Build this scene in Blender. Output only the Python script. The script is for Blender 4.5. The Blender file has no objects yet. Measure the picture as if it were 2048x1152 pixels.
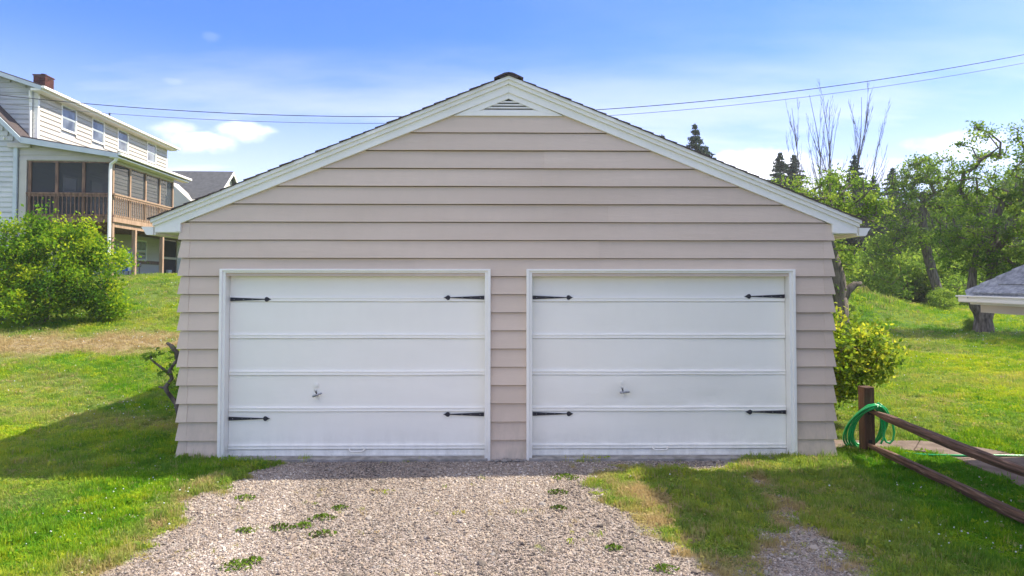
import bpy, math, random
import numpy as np
from mathutils import Vector, Matrix, noise as mnoise
R = math.radians
random.seed(7); rng = np.random.default_rng(7)
S = bpy.context.scene
COL = S.collection

# ------------------------------------------------------------------ camera, sky, sun, exposure
CAM = (-0.0644, -7.688, 1.9537); YAW, PIT, ROL = .0135, .0295, .0007
cd = bpy.data.cameras.new('camera'); cam = bpy.data.objects.new('camera', cd); COL.objects.link(cam)
cd.sensor_width = 36; cd.lens = 24.0; cd.shift_y = -54.8/2048; cd.clip_start = .05; cd.clip_end = 3000
cam.location = CAM
cam.matrix_world = Matrix.Translation(CAM) @ Matrix.Rotation(-YAW, 4, 'Z') @ Matrix.Rotation(R(90)+PIT, 4, 'X') @ Matrix.Rotation(ROL, 4, 'Z')
S.camera = cam
SUN_EL, KC, KS = 48.2, .88, .17
sl = bpy.data.lights.new('sun', 'SUN'); sun = bpy.data.objects.new('sun', sl); COL.objects.link(sun)
sl.energy = 2.0; sl.angle = R(.6); sl.color = (1, .90, .74)
sd = Vector((KC, KS, 1)).normalized()
sun.rotation_euler = sd.to_track_quat('Z', 'Y').to_euler()
SUN_AZ = math.atan2(KC, KS)      # clockwise from +Y
W = bpy.data.worlds.new('World'); S.world = W; W.use_nodes = True
HAZE = .0008
SKY_GAIN = (.145, .225, .40, 1)
def build_world():
    nt = W.node_tree; N = nt.nodes; L = nt.links; N.clear()
    out = N.new('ShaderNodeOutputWorld'); bg = N.new('ShaderNodeBackground'); bg.inputs[1].default_value = 1.0
    sky = N.new('ShaderNodeTexSky'); sky.sky_type = 'NISHITA'; sky.sun_disc = False
    sky.sun_elevation = R(SUN_EL); sky.sun_rotation = SUN_AZ; sky.air_density = 1.0; sky.dust_density = .15; sky.ozone_density = 2.2; sky.altitude = 300
    def math_(op, a, b=None, c=None):
        n = N.new('ShaderNodeMath'); n.operation = op
        for i, v in enumerate((a, b, c)):
            if v is None: continue
            if isinstance(v, (int, float)): n.inputs[i].default_value = v
            else: L.new(v, n.inputs[i])
        return n.outputs[0]
    sc = N.new('ShaderNodeVectorMath'); sc.operation = 'SCALE'; sc.inputs['Scale'].default_value = .15; L.new(sky.outputs[0], sc.inputs[0])
    tc = N.new('ShaderNodeTexCoord'); sep = N.new('ShaderNodeSeparateXYZ'); L.new(tc.outputs['Generated'], sep.inputs[0])
    z = sep.outputs[2]; zc = math_('MAXIMUM', z, .0); zz = math_('ADD', zc, .12)
    cx = math_('DIVIDE', sep.outputs[0], zz); cy = math_('DIVIDE', sep.outputs[1], zz)
    cmb = N.new('ShaderNodeCombineXYZ'); L.new(cx, cmb.inputs[0]); L.new(cy, cmb.inputs[1])
    # high thin cirrus, thicker towards the horizon and again overhead
    n1 = N.new('ShaderNodeTexNoise'); n1.inputs['Scale'].default_value = .55; n1.inputs['Detail'].default_value = 7; n1.inputs['Roughness'].default_value = .55
    mp = N.new('ShaderNodeMapping'); mp.inputs['Scale'].default_value = (.6, 1.5, 1); mp.inputs['Rotation'].default_value = (0, 0, .25); mp.inputs['Location'].default_value = (3.1, .4, 0)
    L.new(cmb.outputs[0], mp.inputs[0]); L.new(mp.outputs[0], n1.inputs[0])
    mr = N.new('ShaderNodeMapRange'); L.new(n1.outputs[0], mr.inputs[0]); mr.inputs[1].default_value = .38; mr.inputs[2].default_value = .62; mr.interpolation_type = 'SMOOTHSTEP'
    low = N.new('ShaderNodeMapRange'); L.new(z, low.inputs[0]); low.inputs[1].default_value = .40; low.inputs[2].default_value = .10; low.interpolation_type = 'SMOOTHSTEP'
    high = N.new('ShaderNodeMapRange'); L.new(z, high.inputs[0]); high.inputs[1].default_value = .36; high.inputs[2].default_value = .62; high.inputs[4].default_value = .9; high.interpolation_type = 'SMOOTHSTEP'  # unseen overhead cloud cover, added to whiten the ambient light
    cir = math_('MULTIPLY', mr.outputs[0], math_('ADD', math_('ADD', math_('MULTIPLY', low.outputs[0], .55), .05), high.outputs[0]))
    veil = N.new('ShaderNodeMapRange'); L.new(z, veil.inputs[0]); veil.inputs[1].default_value = .335; veil.inputs[2].default_value = .0; veil.inputs[4].default_value = .66; veil.interpolation_type = 'SMOOTHSTEP'
    thin = math_('MAXIMUM', cir, veil.outputs[0])
    # low cumulus heaps: (azimuth, height, half width, half height), all round the horizon
    az = math_('ARCTAN2', sep.outputs[0], sep.outputs[1])
    n2 = N.new('ShaderNodeTexNoise'); n2.inputs['Scale'].default_value = 26; n2.inputs['Detail'].default_value = 7; n2.inputs['Roughness'].default_value = .55
    mp2 = N.new('ShaderNodeMapping'); mp2.inputs['Scale'].default_value = (1, 1, 1.6); L.new(tc.outputs['Generated'], mp2.inputs[0]); L.new(mp2.outputs[0], n2.inputs[0])
    cum = None
    heaps = [(-.418, .186, .055, .009, .42), (-.362, .203, .034, .010, .5), (-.452, .198, .03, .008, .3), (.365, .158, .066, .022, .62), (.31, .150, .05, .015, .55), (.43, .135, .08, .012, .4), (-.405, .315, .012, .004, .05), (-.451, .255, .012, .003, .06), (.60, .17, .06, .012, .35),
             (.95, .20, .09, .03, .9), (1.4, .17, .12, .025, .8), (-.95, .18, .10, .028, .9), (-1.5, .21, .12, .03, .9), (-2.1, .17, .13, .03, .9), (-2.7, .2, .11, .03, .9), (2.0, .18, .12, .028, .9), (2.6, .21, .12, .03, .9)]
    for (a0, v0, da, dv, amt) in heaps:
        dx = math_('DIVIDE', math_('SUBTRACT', az, a0), da); dz = math_('DIVIDE', math_('SUBTRACT', z, v0), dv)
        dzb = math_('MULTIPLY', math_('MINIMUM', dz, 0), .55); dz2 = math_('ADD', math_('MAXIMUM', dz, 0), dzb)
        d = math_('ADD', math_('MULTIPLY', dx, dx), math_('MULTIPLY', dz2, dz2))
        e = math_('ADD', math_('SUBTRACT', 1, d), math_('MULTIPLY', math_('SUBTRACT', n2.outputs[0], .5), 3.2))
        k = N.new('ShaderNodeMapRange'); k.interpolation_type = 'SMOOTHSTEP'; L.new(e, k.inputs[0]); k.inputs[1].default_value = -.5; k.inputs[2].default_value = 1.35; k.inputs[4].default_value = amt
        cum = k.outputs[0] if cum is None else math_('MAXIMUM', cum, k.outputs[0])
    gain = N.new('ShaderNodeMix'); gain.data_type = 'RGBA'; gain.blend_type = 'MULTIPLY'; gain.inputs[0].default_value = 1; L.new(sc.outputs[0], gain.inputs[6]); gain.inputs[7].default_value = SKY_GAIN
    m1 = N.new('ShaderNodeMix'); m1.data_type = 'RGBA'; L.new(thin, m1.inputs[0]); L.new(gain.outputs[2], m1.inputs[6]); m1.inputs[7].default_value = (.375, .36, .385, 1)
    m2 = N.new('ShaderNodeMix'); m2.data_type = 'RGBA'; L.new(math_('MULTIPLY', cum, .9), m2.inputs[0]); L.new(m1.outputs[2], m2.inputs[6]); m2.inputs[7].default_value = (.60, .58, .57, 1)
    L.new(m2.outputs[2], bg.inputs[0]); L.new(bg.outputs[0], out.inputs[0])
build_world()
S.view_settings.view_transform = 'Standard'; S.view_settings.look = 'None'; S.view_settings.gamma = 1; S.view_settings.exposure = 2.15
S.view_settings.use_curve_mapping = False
S.cycles.max_bounces = 8; S.cycles.transparent_max_bounces = 12

# ------------------------------------------------------------------ materials
def nt_math(N, L, op, a, b=None):
    n = N.new('ShaderNodeMath'); n.operation = op
    for i, v in enumerate((a, b)):
        if v is None: continue
        if isinstance(v, (int, float)): n.inputs[i].default_value = v
        else: L.new(v, n.inputs[i])
    return n.outputs[0]
def mat(name, c1, c2=None, scale=3, rough=.6, bump=0, bscale=40, stretch=(1, 1, 1), spec=.4, detail=5, c3=None, metal=0, lo=.35, hi=.65, vary=0, dirt=None):
    m = bpy.data.materials.new(name); m.use_nodes = True; nt = m.node_tree; N = nt.nodes; L = nt.links
    b = N['Principled BSDF']; b.inputs['Roughness'].default_value = rough; b.inputs['Metallic'].default_value = metal
    b.inputs['Specular IOR Level'].default_value = spec
    c2 = c2 or tuple(min(1, v*1.12) for v in c1)
    geo = N.new('ShaderNodeTexCoord'); mp = N.new('ShaderNodeMapping'); mp.inputs['Scale'].default_value = stretch; L.new(geo.outputs['Object'], mp.inputs[0])
    n = N.new('ShaderNodeTexNoise'); n.inputs['Scale'].default_value = scale; n.inputs['Detail'].default_value = detail; L.new(mp.outputs[0], n.inputs[0])
    r = N.new('ShaderNodeValToRGB'); e = r.color_ramp.elements; e[0].position = lo; e[1].position = hi
    e[0].color = (*c1, 1); e[1].color = (*c2, 1)
    if c3:
        x = r.color_ramp.elements.new((lo+hi)/2+.1); x.color = (*c3, 1)
    L.new(n.outputs[0], r.inputs[0]); colr = r.outputs[0]
    if vary:
        oi = N.new('ShaderNodeObjectInfo'); hv = N.new('ShaderNodeHueSaturation'); L.new(colr, hv.inputs['Color'])
        L.new(nt_math(N, L, 'ADD', nt_math(N, L, 'MULTIPLY', oi.outputs['Random'], 2*vary), 1-vary), hv.inputs['Value']); colr = hv.outputs[0]
    if dirt:      # splashed dirt and grime: densest near the ground, streaky and broken
        sp = N.new('ShaderNodeSeparateXYZ'); L.new(geo.outputs['Object'], sp.inputs[0])
        hgt = N.new('ShaderNodeMapRange'); L.new(sp.outputs[2], hgt.inputs[0]); hgt.inputs[1].default_value = dirt[0]; hgt.inputs[2].default_value = 0; hgt.inputs[3].default_value = .12; hgt.inputs[4].default_value = 1
        m3 = N.new('ShaderNodeMapping'); m3.inputs['Scale'].default_value = (1, 1, .35); L.new(geo.outputs['Object'], m3.inputs[0])
        n3 = N.new('ShaderNodeTexNoise'); n3.inputs['Scale'].default_value = 9; n3.inputs['Detail'].default_value = 9; n3.inputs['Roughness'].default_value = .7; L.new(m3.outputs[0], n3.inputs[0])
        k3 = N.new('ShaderNodeMapRange'); L.new(n3.outputs[0], k3.inputs[0]); k3.inputs[1].default_value = .42; k3.inputs[2].default_value = .72; k3.inputs[4].default_value = dirt[1]
        dm = N.new('ShaderNodeMix'); dm.data_type = 'RGBA'; L.new(nt_math(N, L, 'MULTIPLY', hgt.outputs[0], k3.outputs[0]), dm.inputs[0]); L.new(colr, dm.inputs[6]); dm.inputs[7].default_value = (.30, .27, .20, 1); colr = dm.outputs[2]
    L.new(colr, b.inputs['Base Color'])
    if bump:
        n2 = N.new('ShaderNodeTexNoise'); n2.inputs['Scale'].default_value = bscale; n2.inputs['Detail'].default_value = 6; L.new(mp.outputs[0], n2.inputs[0])
        bp = N.new('ShaderNodeBump'); bp.inputs['Strength'].default_value = bump; bp.inputs['Distance'].default_value = .02; L.new(n2.outputs[0], bp.inputs['Height']); L.new(bp.outputs[0], b.inputs['Normal'])
    return m
def leaf_mat(name, c1, c2, c3, trans=.45, instancer=False, dry=None, rough=.7, spec=.07):
    """foliage: colour runs c1..c3 with the per-face / per-instance attribute 'tint'; 'dry' mixes towards straw"""
    m = bpy.data.materials.new(name); m.use_nodes = True; nt = m.node_tree; N = nt.nodes; L = nt.links
    b = N['Principled BSDF']; b.inputs['Roughness'].default_value = rough; b.inputs['Specular IOR Level'].default_value = spec
    a = N.new('ShaderNodeAttribute'); a.attribute_name = 'tint'; a.attribute_type = 'INSTANCER' if instancer else 'GEOMETRY'
    r = N.new('ShaderNodeValToRGB'); e = r.color_ramp.elements; e[0].color = (*c1, 1); e[1].color = (*c3, 1); x = e.new(.5); x.color = (*c2, 1)
    L.new(a.outputs['Fac'], r.inputs[0]); col = r.outputs[0]
    if dry:
        d = N.new('ShaderNodeAttribute'); d.attribute_name = 'dry'; d.attribute_type = 'INSTANCER' if instancer else 'GEOMETRY'
        mx = N.new('ShaderNodeMix'); mx.data_type = 'RGBA'; L.new(d.outputs['Fac'], mx.inputs[0]); L.new(col, mx.inputs[6]); mx.inputs[7].default_value = (*dry, 1); col = mx.outputs[2]
    L.new(col, b.inputs['Base Color'])
    t = N.new('ShaderNodeBsdfTranslucent'); g = N.new('ShaderNodeHueSaturation'); g.inputs['Value'].default_value = 1.5; g.inputs['Hue'].default_value = .485; L.new(col, g.inputs['Color']); L.new(g.outputs[0], t.inputs[0])
    mix = N.new('ShaderNodeMixShader'); mix.inputs[0].default_value = trans; L.new(b.outputs[0], mix.inputs[1]); L.new(t.outputs[0], mix.inputs[2])
    L.new(mix.outputs[0], N['Material Output'].inputs[0]); return m
M = {}
M['siding'] = mat('siding', (.61, .49, .378), (.665, .54, .425), scale=1.4, rough=.5, bump=.16, bscale=14, stretch=(.35, 1, 1.8), detail=8, vary=.045, dirt=(.55, .6))
M['white'] = mat('white_paint', (.85, .83, .75), (.89, .87, .79), scale=2.5, rough=.42, bump=.12, bscale=25, detail=8, dirt=(.25, .4))
M['door'] = mat('door_paint', (.90, .87, .77), (.93, .90, .80), scale=1.6, rough=.36, bump=.16, bscale=7, stretch=(.5, 1, 1.5), detail=7, dirt=(.30, .24))
M['soffit'] = mat('soffit', (.70, .71, .66), (.76, .76, .70), rough=.6)
M['iron'] = mat('black_iron', (.010, .010, .018), (.03, .03, .04), scale=40, rough=.45, bump=.3, bscale=80)
M['steel'] = mat('steel', (.25, .26, .28), (.4, .41, .43), scale=30, rough=.35, metal=.8)
M['dark'] = mat('dark_void', (.02, .02, .02), rough=.9)
M['shingle'] = mat('shingle', (.045, .035, .035), (.12, .095, .09), scale=60, rough=.9, bump=.6, bscale=160, detail=3)
M['shingle_grey'] = mat('grey_shingle', (.20, .21, .225), (.36, .375, .39), scale=22, rough=.9, bump=.6, bscale=120, detail=6, vary=.12)
M['far_roof'] = mat('far_grey_roof', (.055, .06, .065), (.085, .09, .095), scale=4, rough=.9)
M['concrete'] = mat('concrete', (.20, .19, .17), (.36, .34, .31), scale=9, rough=.9, bump=.4, bscale=50)
M['path'] = mat('path_concrete', (.12, .088, .068), (.21, .16, .13), scale=5, rough=.92, bump=.5, bscale=70, detail=8)
M['post'] = mat('brown_wood', (.07, .03, .015), (.22, .10, .055), scale=6, rough=.8, bump=.7, bscale=22, stretch=(6, 6, .5), detail=8, c3=(.09, .05, .033))
M['rail'] = mat('rail_wood', (.055, .034, .022), (.25, .165, .12), scale=7, rough=.8, bump=.7, bscale=22, stretch=(7, .4, 7), detail=8, c3=(.15, .08, .052))
M['hose'] = mat('green_hose', (.004, .32, .085), (.01, .42, .12), scale=8, rough=.28, spec=.6)
M['cream'] = mat('cream_siding', (.51, .475, .405), (.56, .525, .45), scale=1.5, vary=.03, rough=.55, stretch=(1, .3, 1.5))
M['cream_shaded'] = mat('shaded_cream_siding', (.50, .52, .50), (.66, .67, .64), scale=1.7, rough=.6, stretch=(.4, 1, 2), detail=9)  # cream siding again, greyed to hold the shade of the gable front
M['trim_blue'] = mat('pale_blue_trim', (.50, .56, .57), (.58, .64, .65), rough=.5)
M['deck'] = mat('deck_wood', (.13, .075, .05), (.30, .18, .115), scale=4, rough=.8, stretch=(3, 3, .6), detail=7)
M['deck_tan'] = mat('tan_deck_wood', (.31, .20, .125), (.44, .30, .195), scale=4, rough=.8, stretch=(3, 3, .5), detail=7)  # paler tan for side-facing porch parts; front-facing ones are darker
M['glass'] = mat('window_glass', (.05, .06, .07), (.22, .25, .28), scale=1.6, rough=.06, spec=.8)
M['brick'] = mat('chimney_brick', (.05, .018, .015), (.13, .045, .035), scale=5, vary=.25, rough=.9, bump=.4, bscale=30)
M['mortar'] = mat('mortar', (.25, .20, .17), rough=.95)
M['beige'] = mat('beige_trim', (.52, .46, .37), (.58, .52, .43), rough=.6)
M['blue'] = mat('blue_cloth', (.01, .08, .45), (.03, .16, .62), scale=5, rough=.6)
M['cloth'] = mat('white_cloth', (.65, .65, .68), rough=.7)
M['wire'] = mat('wire', (.04, .04, .045), rough=.6)
M['wire_grey'] = mat('grey_wire', (.16, .16, .17), rough=.6)
M['pole'] = mat('pole_wood', (.10, .075, .055), (.20, .15, .11), rough=.9)
M['bark'] = mat('bark', (.06, .05, .042), (.20, .17, .14), scale=5, rough=.95, bump=1, bscale=18, stretch=(3, 3, .6), detail=8)
M['bark_grey'] = mat('grey_bark', (.17, .16, .145), (.36, .34, .31), scale=4, rough=.95, bump=.6, bscale=18, stretch=(3, 3, .5))
M['bark_dark'] = mat('dark_grey_bark', (.035, .031, .028), (.09, .082, .075), scale=3, rough=.95)
M['twig'] = mat('twig', (.10, .07, .05), (.20, .15, .11), rough=.9)
M['stone'] = mat('stone', (.16, .155, .145), (.38, .35, .31), scale=8, rough=.9, bump=.4, bscale=30)
def screen_mat():
    m = bpy.data.materials.new('insect_screen'); m.use_nodes = True; N = m.node_tree.nodes; L = m.node_tree.links
    b = N['Principled BSDF']; b.inputs['Base Color'].default_value = (.035, .045, .05, 1); b.inputs['Roughness'].default_value = .7
    t = N.new('ShaderNodeBsdfTransparent'); mx = N.new('ShaderNodeMixShader'); mx.inputs[0].default_value = .62
    L.new(t.outputs[0], mx.inputs[1]); L.new(b.outputs[0], mx.inputs[2]); L.new(mx.outputs[0], N['Material Output'].inputs[0]); return m
M['screen'] = screen_mat()
M['leaf_hedge'] = leaf_mat('shrub_leaves', (.035, .11, .010), (.14, .29, .012), (.42, .50, .02))
M['leaf_bush'] = leaf_mat('glossy_leaves', (.06, .14, .012), (.20, .32, .02), (.52, .52, .04), trans=.5, rough=.6, spec=.2)
M['leaf_apple'] = leaf_mat('apple_leaves', (.05, .12, .018), (.125, .235, .025), (.27, .37, .045), trans=.45)
M['leaf_wood'] = leaf_mat('woodland_leaves', (.07, .15, .02), (.14, .26, .03), (.26, .38, .045), trans=.5)
M['needle'] = leaf_mat('needles', (.016, .045, .026), (.028, .068, .036), (.05, .10, .05), trans=.15)
M['grass_leaf'] = leaf_mat('grass_blades', (.07, .23, .012), (.19, .35, .012), (.39, .45, .02), trans=.38, instancer=True, dry=(.43, .34, .16))
M['weed_leaf'] = leaf_mat('weed_leaves', (.06, .05, .02), (.07, .15, .015), (.17, .25, .03), trans=.3)
M['clover'] = mat('clover_flower', (.60, .62, .58), rough=.8)

# ------------------------------------------------------------------ mesh helpers
class MB:
    def __init__(s): s.v = []; s.f = []
    def add(s, vs, fs):
        o = len(s.v); s.v += [tuple(p) for p in vs]; s.f += [tuple(i+o for i in f) for f in fs]; return s
    def box(s, a, b):
        x0, y0, z0 = a; x1, y1, z1 = b
        return s.add([(x0, y0, z0), (x1, y0, z0), (x1, y1, z0), (x0, y1, z0), (x0, y0, z1), (x1, y0, z1), (x1, y1, z1), (x0, y1, z1)],
                     [(0, 3, 2, 1), (4, 5, 6, 7), (0, 1, 5, 4), (1, 2, 6, 5), (2, 3, 7, 6), (3, 0, 4, 7)])
    def prism_y(s, poly, y0, y1):
        """poly of (x,z), counter-clockwise seen from -y"""
        n = len(poly)
        vs = [(x, (y0(x, z) if callable(y0) else y0), z) for x, z in poly]+[(x, y1, z) for x, z in poly]
        return s.add(vs, [tuple(range(n)), tuple(range(2*n-1, n-1, -1))]+[(i, i+n, (i+1) % n+n, (i+1) % n) for i in range(n)])
    def prism_x(s, poly, x0, x1):
        n = len(poly)
        vs = [((x0(y, z) if callable(x0) else x0), y, z) for y, z in poly]+[(x1, y, z) for y, z in poly]
        return s.add(vs, [tuple(range(n)), tuple(range(2*n-1, n-1, -1))]+[(i, i+n, (i+1) % n+n, (i+1) % n) for i in range(n)])
    def prism_z(s, poly, z0, z1):
        n = len(poly)
        return s.add([(x, y, z0) for x, y in poly]+[(x, y, z1) for x, y in poly], [tuple(range(n-1, -1, -1)), tuple(range(n, 2*n))]+[(i, (i+1) % n, (i+1) % n+n, i+n) for i in range(n)])
    def tube(s, pts, r, n=8, closed=False, cap=True):
        pts = [Vector(p) for p in pts]; m = len(pts); o = len(s.v); up = None
        for i, p in enumerate(pts):
            a = pts[(i-1) % m] if (closed or i > 0) else p; b = pts[(i+1) % m] if (closed or i < m-1) else p
            t = (b-a).normalized()
            if up is None: up = Vector((0, 0, 1)) if abs(t.z) < .9 else Vector((1, 0, 0))
            u = (up-t*up.dot(t)).normalized(); up = u; w = t.cross(u)
            rr = r[i] if isinstance(r, (list, tuple)) else r
            for k in range(n):
                q = p+(u*math.cos(2*math.pi*k/n)+w*math.sin(2*math.pi*k/n))*rr; s.v.append(tuple(q))
        for i in range(m if closed else m-1):
            j = (i+1) % m
            for k in range(n):
                s.f.append((o+i*n+k, o+i*n+(k+1) % n, o+j*n+(k+1) % n, o+j*n+k))
        if cap and not closed: s.f.append(tuple(o+k for k in range(n-1, -1, -1))); s.f.append(tuple(o+(m-1)*n+k for k in range(n)))
        return s
    def mesh(s, name):
        me = bpy.data.meshes.new(name); me.from_pydata(s.v, [], s.f); me.validate()
        import bmesh
        bm = bmesh.new(); bm.from_mesh(me); bmesh.ops.recalc_face_normals(bm, faces=bm.faces); bm.to_mesh(me); bm.free()
        return me
    def build(s, name, m, parent=None, bevel=0, smooth=False):
        return link(name, s.mesh(name), m, parent, bevel, smooth)
def link(name, me, m=None, parent=None, bevel=0, smooth=False):
    if m and not me.materials: me.materials.append(m)
    o = bpy.data.objects.new(name, me); COL.objects.link(o)
    if parent: o.parent = parent
    if smooth:
        me.polygons.foreach_set('use_smooth', [True]*len(me.polygons))
    if bevel:
        b = o.modifiers.new('bevel', 'BEVEL'); b.width = bevel; b.segments = 2; b.limit_method = 'ANGLE'; b.angle_limit = R(40)
    return o
def tag(o, label=None, cat=None, group=None, kind=None):
    if label: o['label'] = label
    if cat: o['category'] = cat
    if group: o['group'] = group
    if kind: o['kind'] = kind
    return o
def thing(name, loc, label, cat, group=None, rz=0):
    o = bpy.data.objects.new(name, None); COL.objects.link(o); o.location = loc; o.rotation_euler = (0, 0, rz); o.empty_display_size = .3
    return tag(o, label, cat, group)
def fast_mesh(name, V, F, tint=None):
    """V (n,3), F (m,k) numpy"""
    me = bpy.data.meshes.new(name); n = len(V); m, k = F.shape
    me.vertices.add(n); me.vertices.foreach_set('co', np.asarray(V, np.float32).ravel())
    me.loops.add(m*k); me.loops.foreach_set('vertex_index', F.astype(np.int32).ravel())
    me.polygons.add(m); me.polygons.foreach_set('loop_start', np.arange(0, m*k, k, dtype=np.int32)); me.polygons.foreach_set('loop_total', np.full(m, k, np.int32))
    me.update()
    if tint is not None:
        a = me.attributes.new('tint', 'FLOAT', 'FACE'); a.data.foreach_set('value', np.asarray(tint, np.float32))
    return me

# ------------------------------------------------------------------ terrain
def sst(a, b, x): t = np.clip((x-a)/(b-a), 0, 1); return t*t*(3-2*t)
def vnoise(x, y, f, seed=0):
    """cheap smooth value noise, numpy"""
    x = np.asarray(x, float)*f+seed*17.3; y = np.asarray(y, float)*f+seed*9.1
    xi = np.floor(x).astype(np.int64); yi = np.floor(y).astype(np.int64); fx = x-xi; fy = y-yi; fx = fx*fx*(3-2*fx); fy = fy*fy*(3-2*fy)
    def h(a, b):
        n = (a*374761393+b*668265263+seed*1442695041) & 0x7fffffff; n = (n ^ (n >> 13))*1274126177 & 0x7fffffff; return ((n ^ (n >> 16)) & 0xffff)/65535.
    return (h(xi, yi)*(1-fx)+h(xi+1, yi)*fx)*(1-fy)+(h(xi, yi+1)*(1-fx)+h(xi+1, yi+1)*fx)*fy
def fbm(x, y, f, seed=0, o=4): return sum(vnoise(x, y, f*2**i, seed+i)*.5**i for i in range(o))/sum(.5**i for i in range(o))
def terrain(x, y):
    x = np.asarray(x, float); y = np.asarray(y, float)
    def soft(t, w=1.2): return np.where(t < -w, 0, np.where(t > w, t, (t+w)**2/(4*w)))
    left = .15*soft(y-4.6); left = np.where(left > 2.0, 2.0+.26*(1-np.exp(-(left-2.0)/.26)), left)
    right = .042*soft(y-6.3, 2)
    right = np.minimum(right, 1.9+.01*(right-1.9))
    k = sst(-3.2, 3.2, x)
    z = left*(1-k)+right*k-.045
    z = z+.85*np.exp(-((x-14.6)/2.3)**2-((y-22.5)/3.2)**2)*(1+.35*(fbm(x, y, .9, 5)-.5))
    z = z+.18*np.exp(-((x-17)/2.5)**2-((y-23)/3)**2)
    z = z-.06*np.exp(-((y-(10.7-1.1*(x-10.7)))/.3)**2)*sst(8.5, 10, x)*sst(16, 14, x)
    z = z+(fbm(x, y, .5, 2)-.5)*.10*sst(2, 6, np.abs(x)+np.abs(y+1)*.5)*sst(.3, 3, np.hypot(np.maximum(np.abs(x)-3.7, 0), np.maximum(np.maximum(-y, y-6.8), 0)))
    return z
def tz(x, y): return float(terrain(x, y))
def poly_sd(x, y, P):
    """signed distance, positive inside"""
    x = np.asarray(x, float); y = np.asarray(y, float); d = np.full(x.shape, 1e9); ins = np.zeros(x.shape, bool); n = len(P)
    for i in range(n):
        x0, y0 = P[i]; x1, y1 = P[(i+1) % n]; ex, ey = x1-x0, y1-y0
        t = np.clip(((x-x0)*ex+(y-y0)*ey)/(ex*ex+ey*ey+1e-12), 0, 1); d = np.minimum(d, np.hypot(x-x0-t*ex, y-y0-t*ey))
        c = ((y0 > y) != (y1 > y)); with_ = np.where(c, (x1-x0)*(y-y0)/((y1-y0) if y1 != y0 else 1e-9)+x0, -1e9); ins ^= c & (x < with_)
    return np.where(ins, d, -d)
P_MAIN = [(-2.55, .1), (-2.60, -.30), (-2.72, -.62), (-2.95, -.95), (-2.85, -1.37), (-2.72, -1.9), (-2.72, -2.4), (-2.85, -2.9), (-3.0, -4.5), (-3.2, -12), (1.6, -12), (1.45, -3.4), (1.38, -2.9), (1.15, -2.3), (1.0, -1.8), (1.0, -1.3), (.86, -.95), (.84, -.5), (1.0, -.36), (2.5, -.36), (2.55, .1)]
P_TRACK = [(2.42, -.34), (2.56, -.34), (2.60, -.9), (2.62, -1.6), (2.50, -2.3), (2.42, -3.0), (2.5, -12), (1.5, -12), (1.55, -3.0), (1.85, -2.6), (2.2, -1.9), (2.40, -1.1)]
def gravel_w(x, y):
    n = (fbm(x, y, 2.2, 11)-.5)*.42+(fbm(x, y, 9, 12)-.5)*.26
    g = sst(-.08, .12, poly_sd(x, y, P_MAIN)+n*1.25)
    t = sst(-.12, .24, poly_sd(x, y, P_TRACK)+n*1.4)*sst(-.35, -1.2, y)*.9
    return np.clip(np.maximum(g, t), 0, 1)
def dry_w(x, y):
    n = fbm(x, y, 1.3, 21); n2 = fbm(x, y, 6, 22)
    sd = poly_sd(x, y, P_MAIN)
    d = .85*sst(-.42, -.02, sd+(n-.5)*.7)*sst(.6, -.9, y)*(.25+.75*sst(.36, .60, n2*.5+fbm(x, y, 2.6, 24)*.5))                                # worn edge of the drive
    sdt = poly_sd(x, y, P_TRACK); d = np.maximum(d, .9*sst(-.16, .06, sdt+(n-.5)*.45)*sst(.2, -.5, y)*(.35+.65*sst(.35, .6, n2)))
    d = np.maximum(d, 1.0*sst(.30, .62, n+.25*np.exp(-((y-8.3-(x+9)*.10)/1.15)**2)-.04)*np.exp(-((y-8.3-(x+9)*.10)/1.35)**2)*sst(-3, -5, x)*1.15)   # dry bank
    d = np.maximum(d, .42*np.exp(-((y-2.3-(x+6)*-.35)/.55)**2)*sst(-3.6, -4.6, x))
    isl = np.exp(-((x-1.25)/.33)**2)*sst(-.7, -1.1, y)*sst(-3.4, -2.7, y); d = np.maximum(d, .95*isl*sst(.3, .55, n2))
    d = np.maximum(d, .30*sst(.45, .75, fbm(x, y, .8, 31))*sst(6, 7, np.abs(x)+y*.6))
    d = np.maximum(d, .25*sst(.42, .7, fbm(x, y, .45, 33)))
    d = np.maximum(d, 1.0*np.exp(-((x-15.0)/2.4)**2-((y-23.6)/1.7)**2)*sst(.2, .5, n)*1.3)
    d = np.maximum(d, .9*np.exp(-((y-(10.5-1.1*(x-10.7)))/.16)**2)*sst(8.5, 10, x)*sst(16, 14, x))
    return np.clip(d*(.65+.7*n2), 0, 1)
def tint_w(x, y):
    t = .46+.9*(fbm(x, y, .35, 41)-.5)+.5*(fbm(x, y, 2.5, 42)-.5)
    t = t-.22*np.exp(-((x-4.5)/3.0)**2-((y+1.5)/3)**2)            # shaded grass by the house: deeper green put into its colour
    t = t+.20*sst(5, 9, x)*sst(1, 4, y)*sst(11, 9, y)
    t = t+.05*np.sin(y*2.4+x*.35)*sst(3, 6, np.abs(x))*sst(.5, 3, y)
    return np.clip(t, 0, 1)
def graded(a, b, c, d, s0, far_lo, far_hi):
    core = np.arange(b, c, s0); lo = [b]; st = s0
    while lo[-1] > far_lo: st *= 1.14; lo.append(lo[-1]-st)
    hi = [core[-1]+s0]; st = s0
    while hi[-1] < far_hi: st *= 1.14; hi.append(hi[-1]+st)
    return np.array(sorted(set(lo[1:])) + list(core) + hi)
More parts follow.
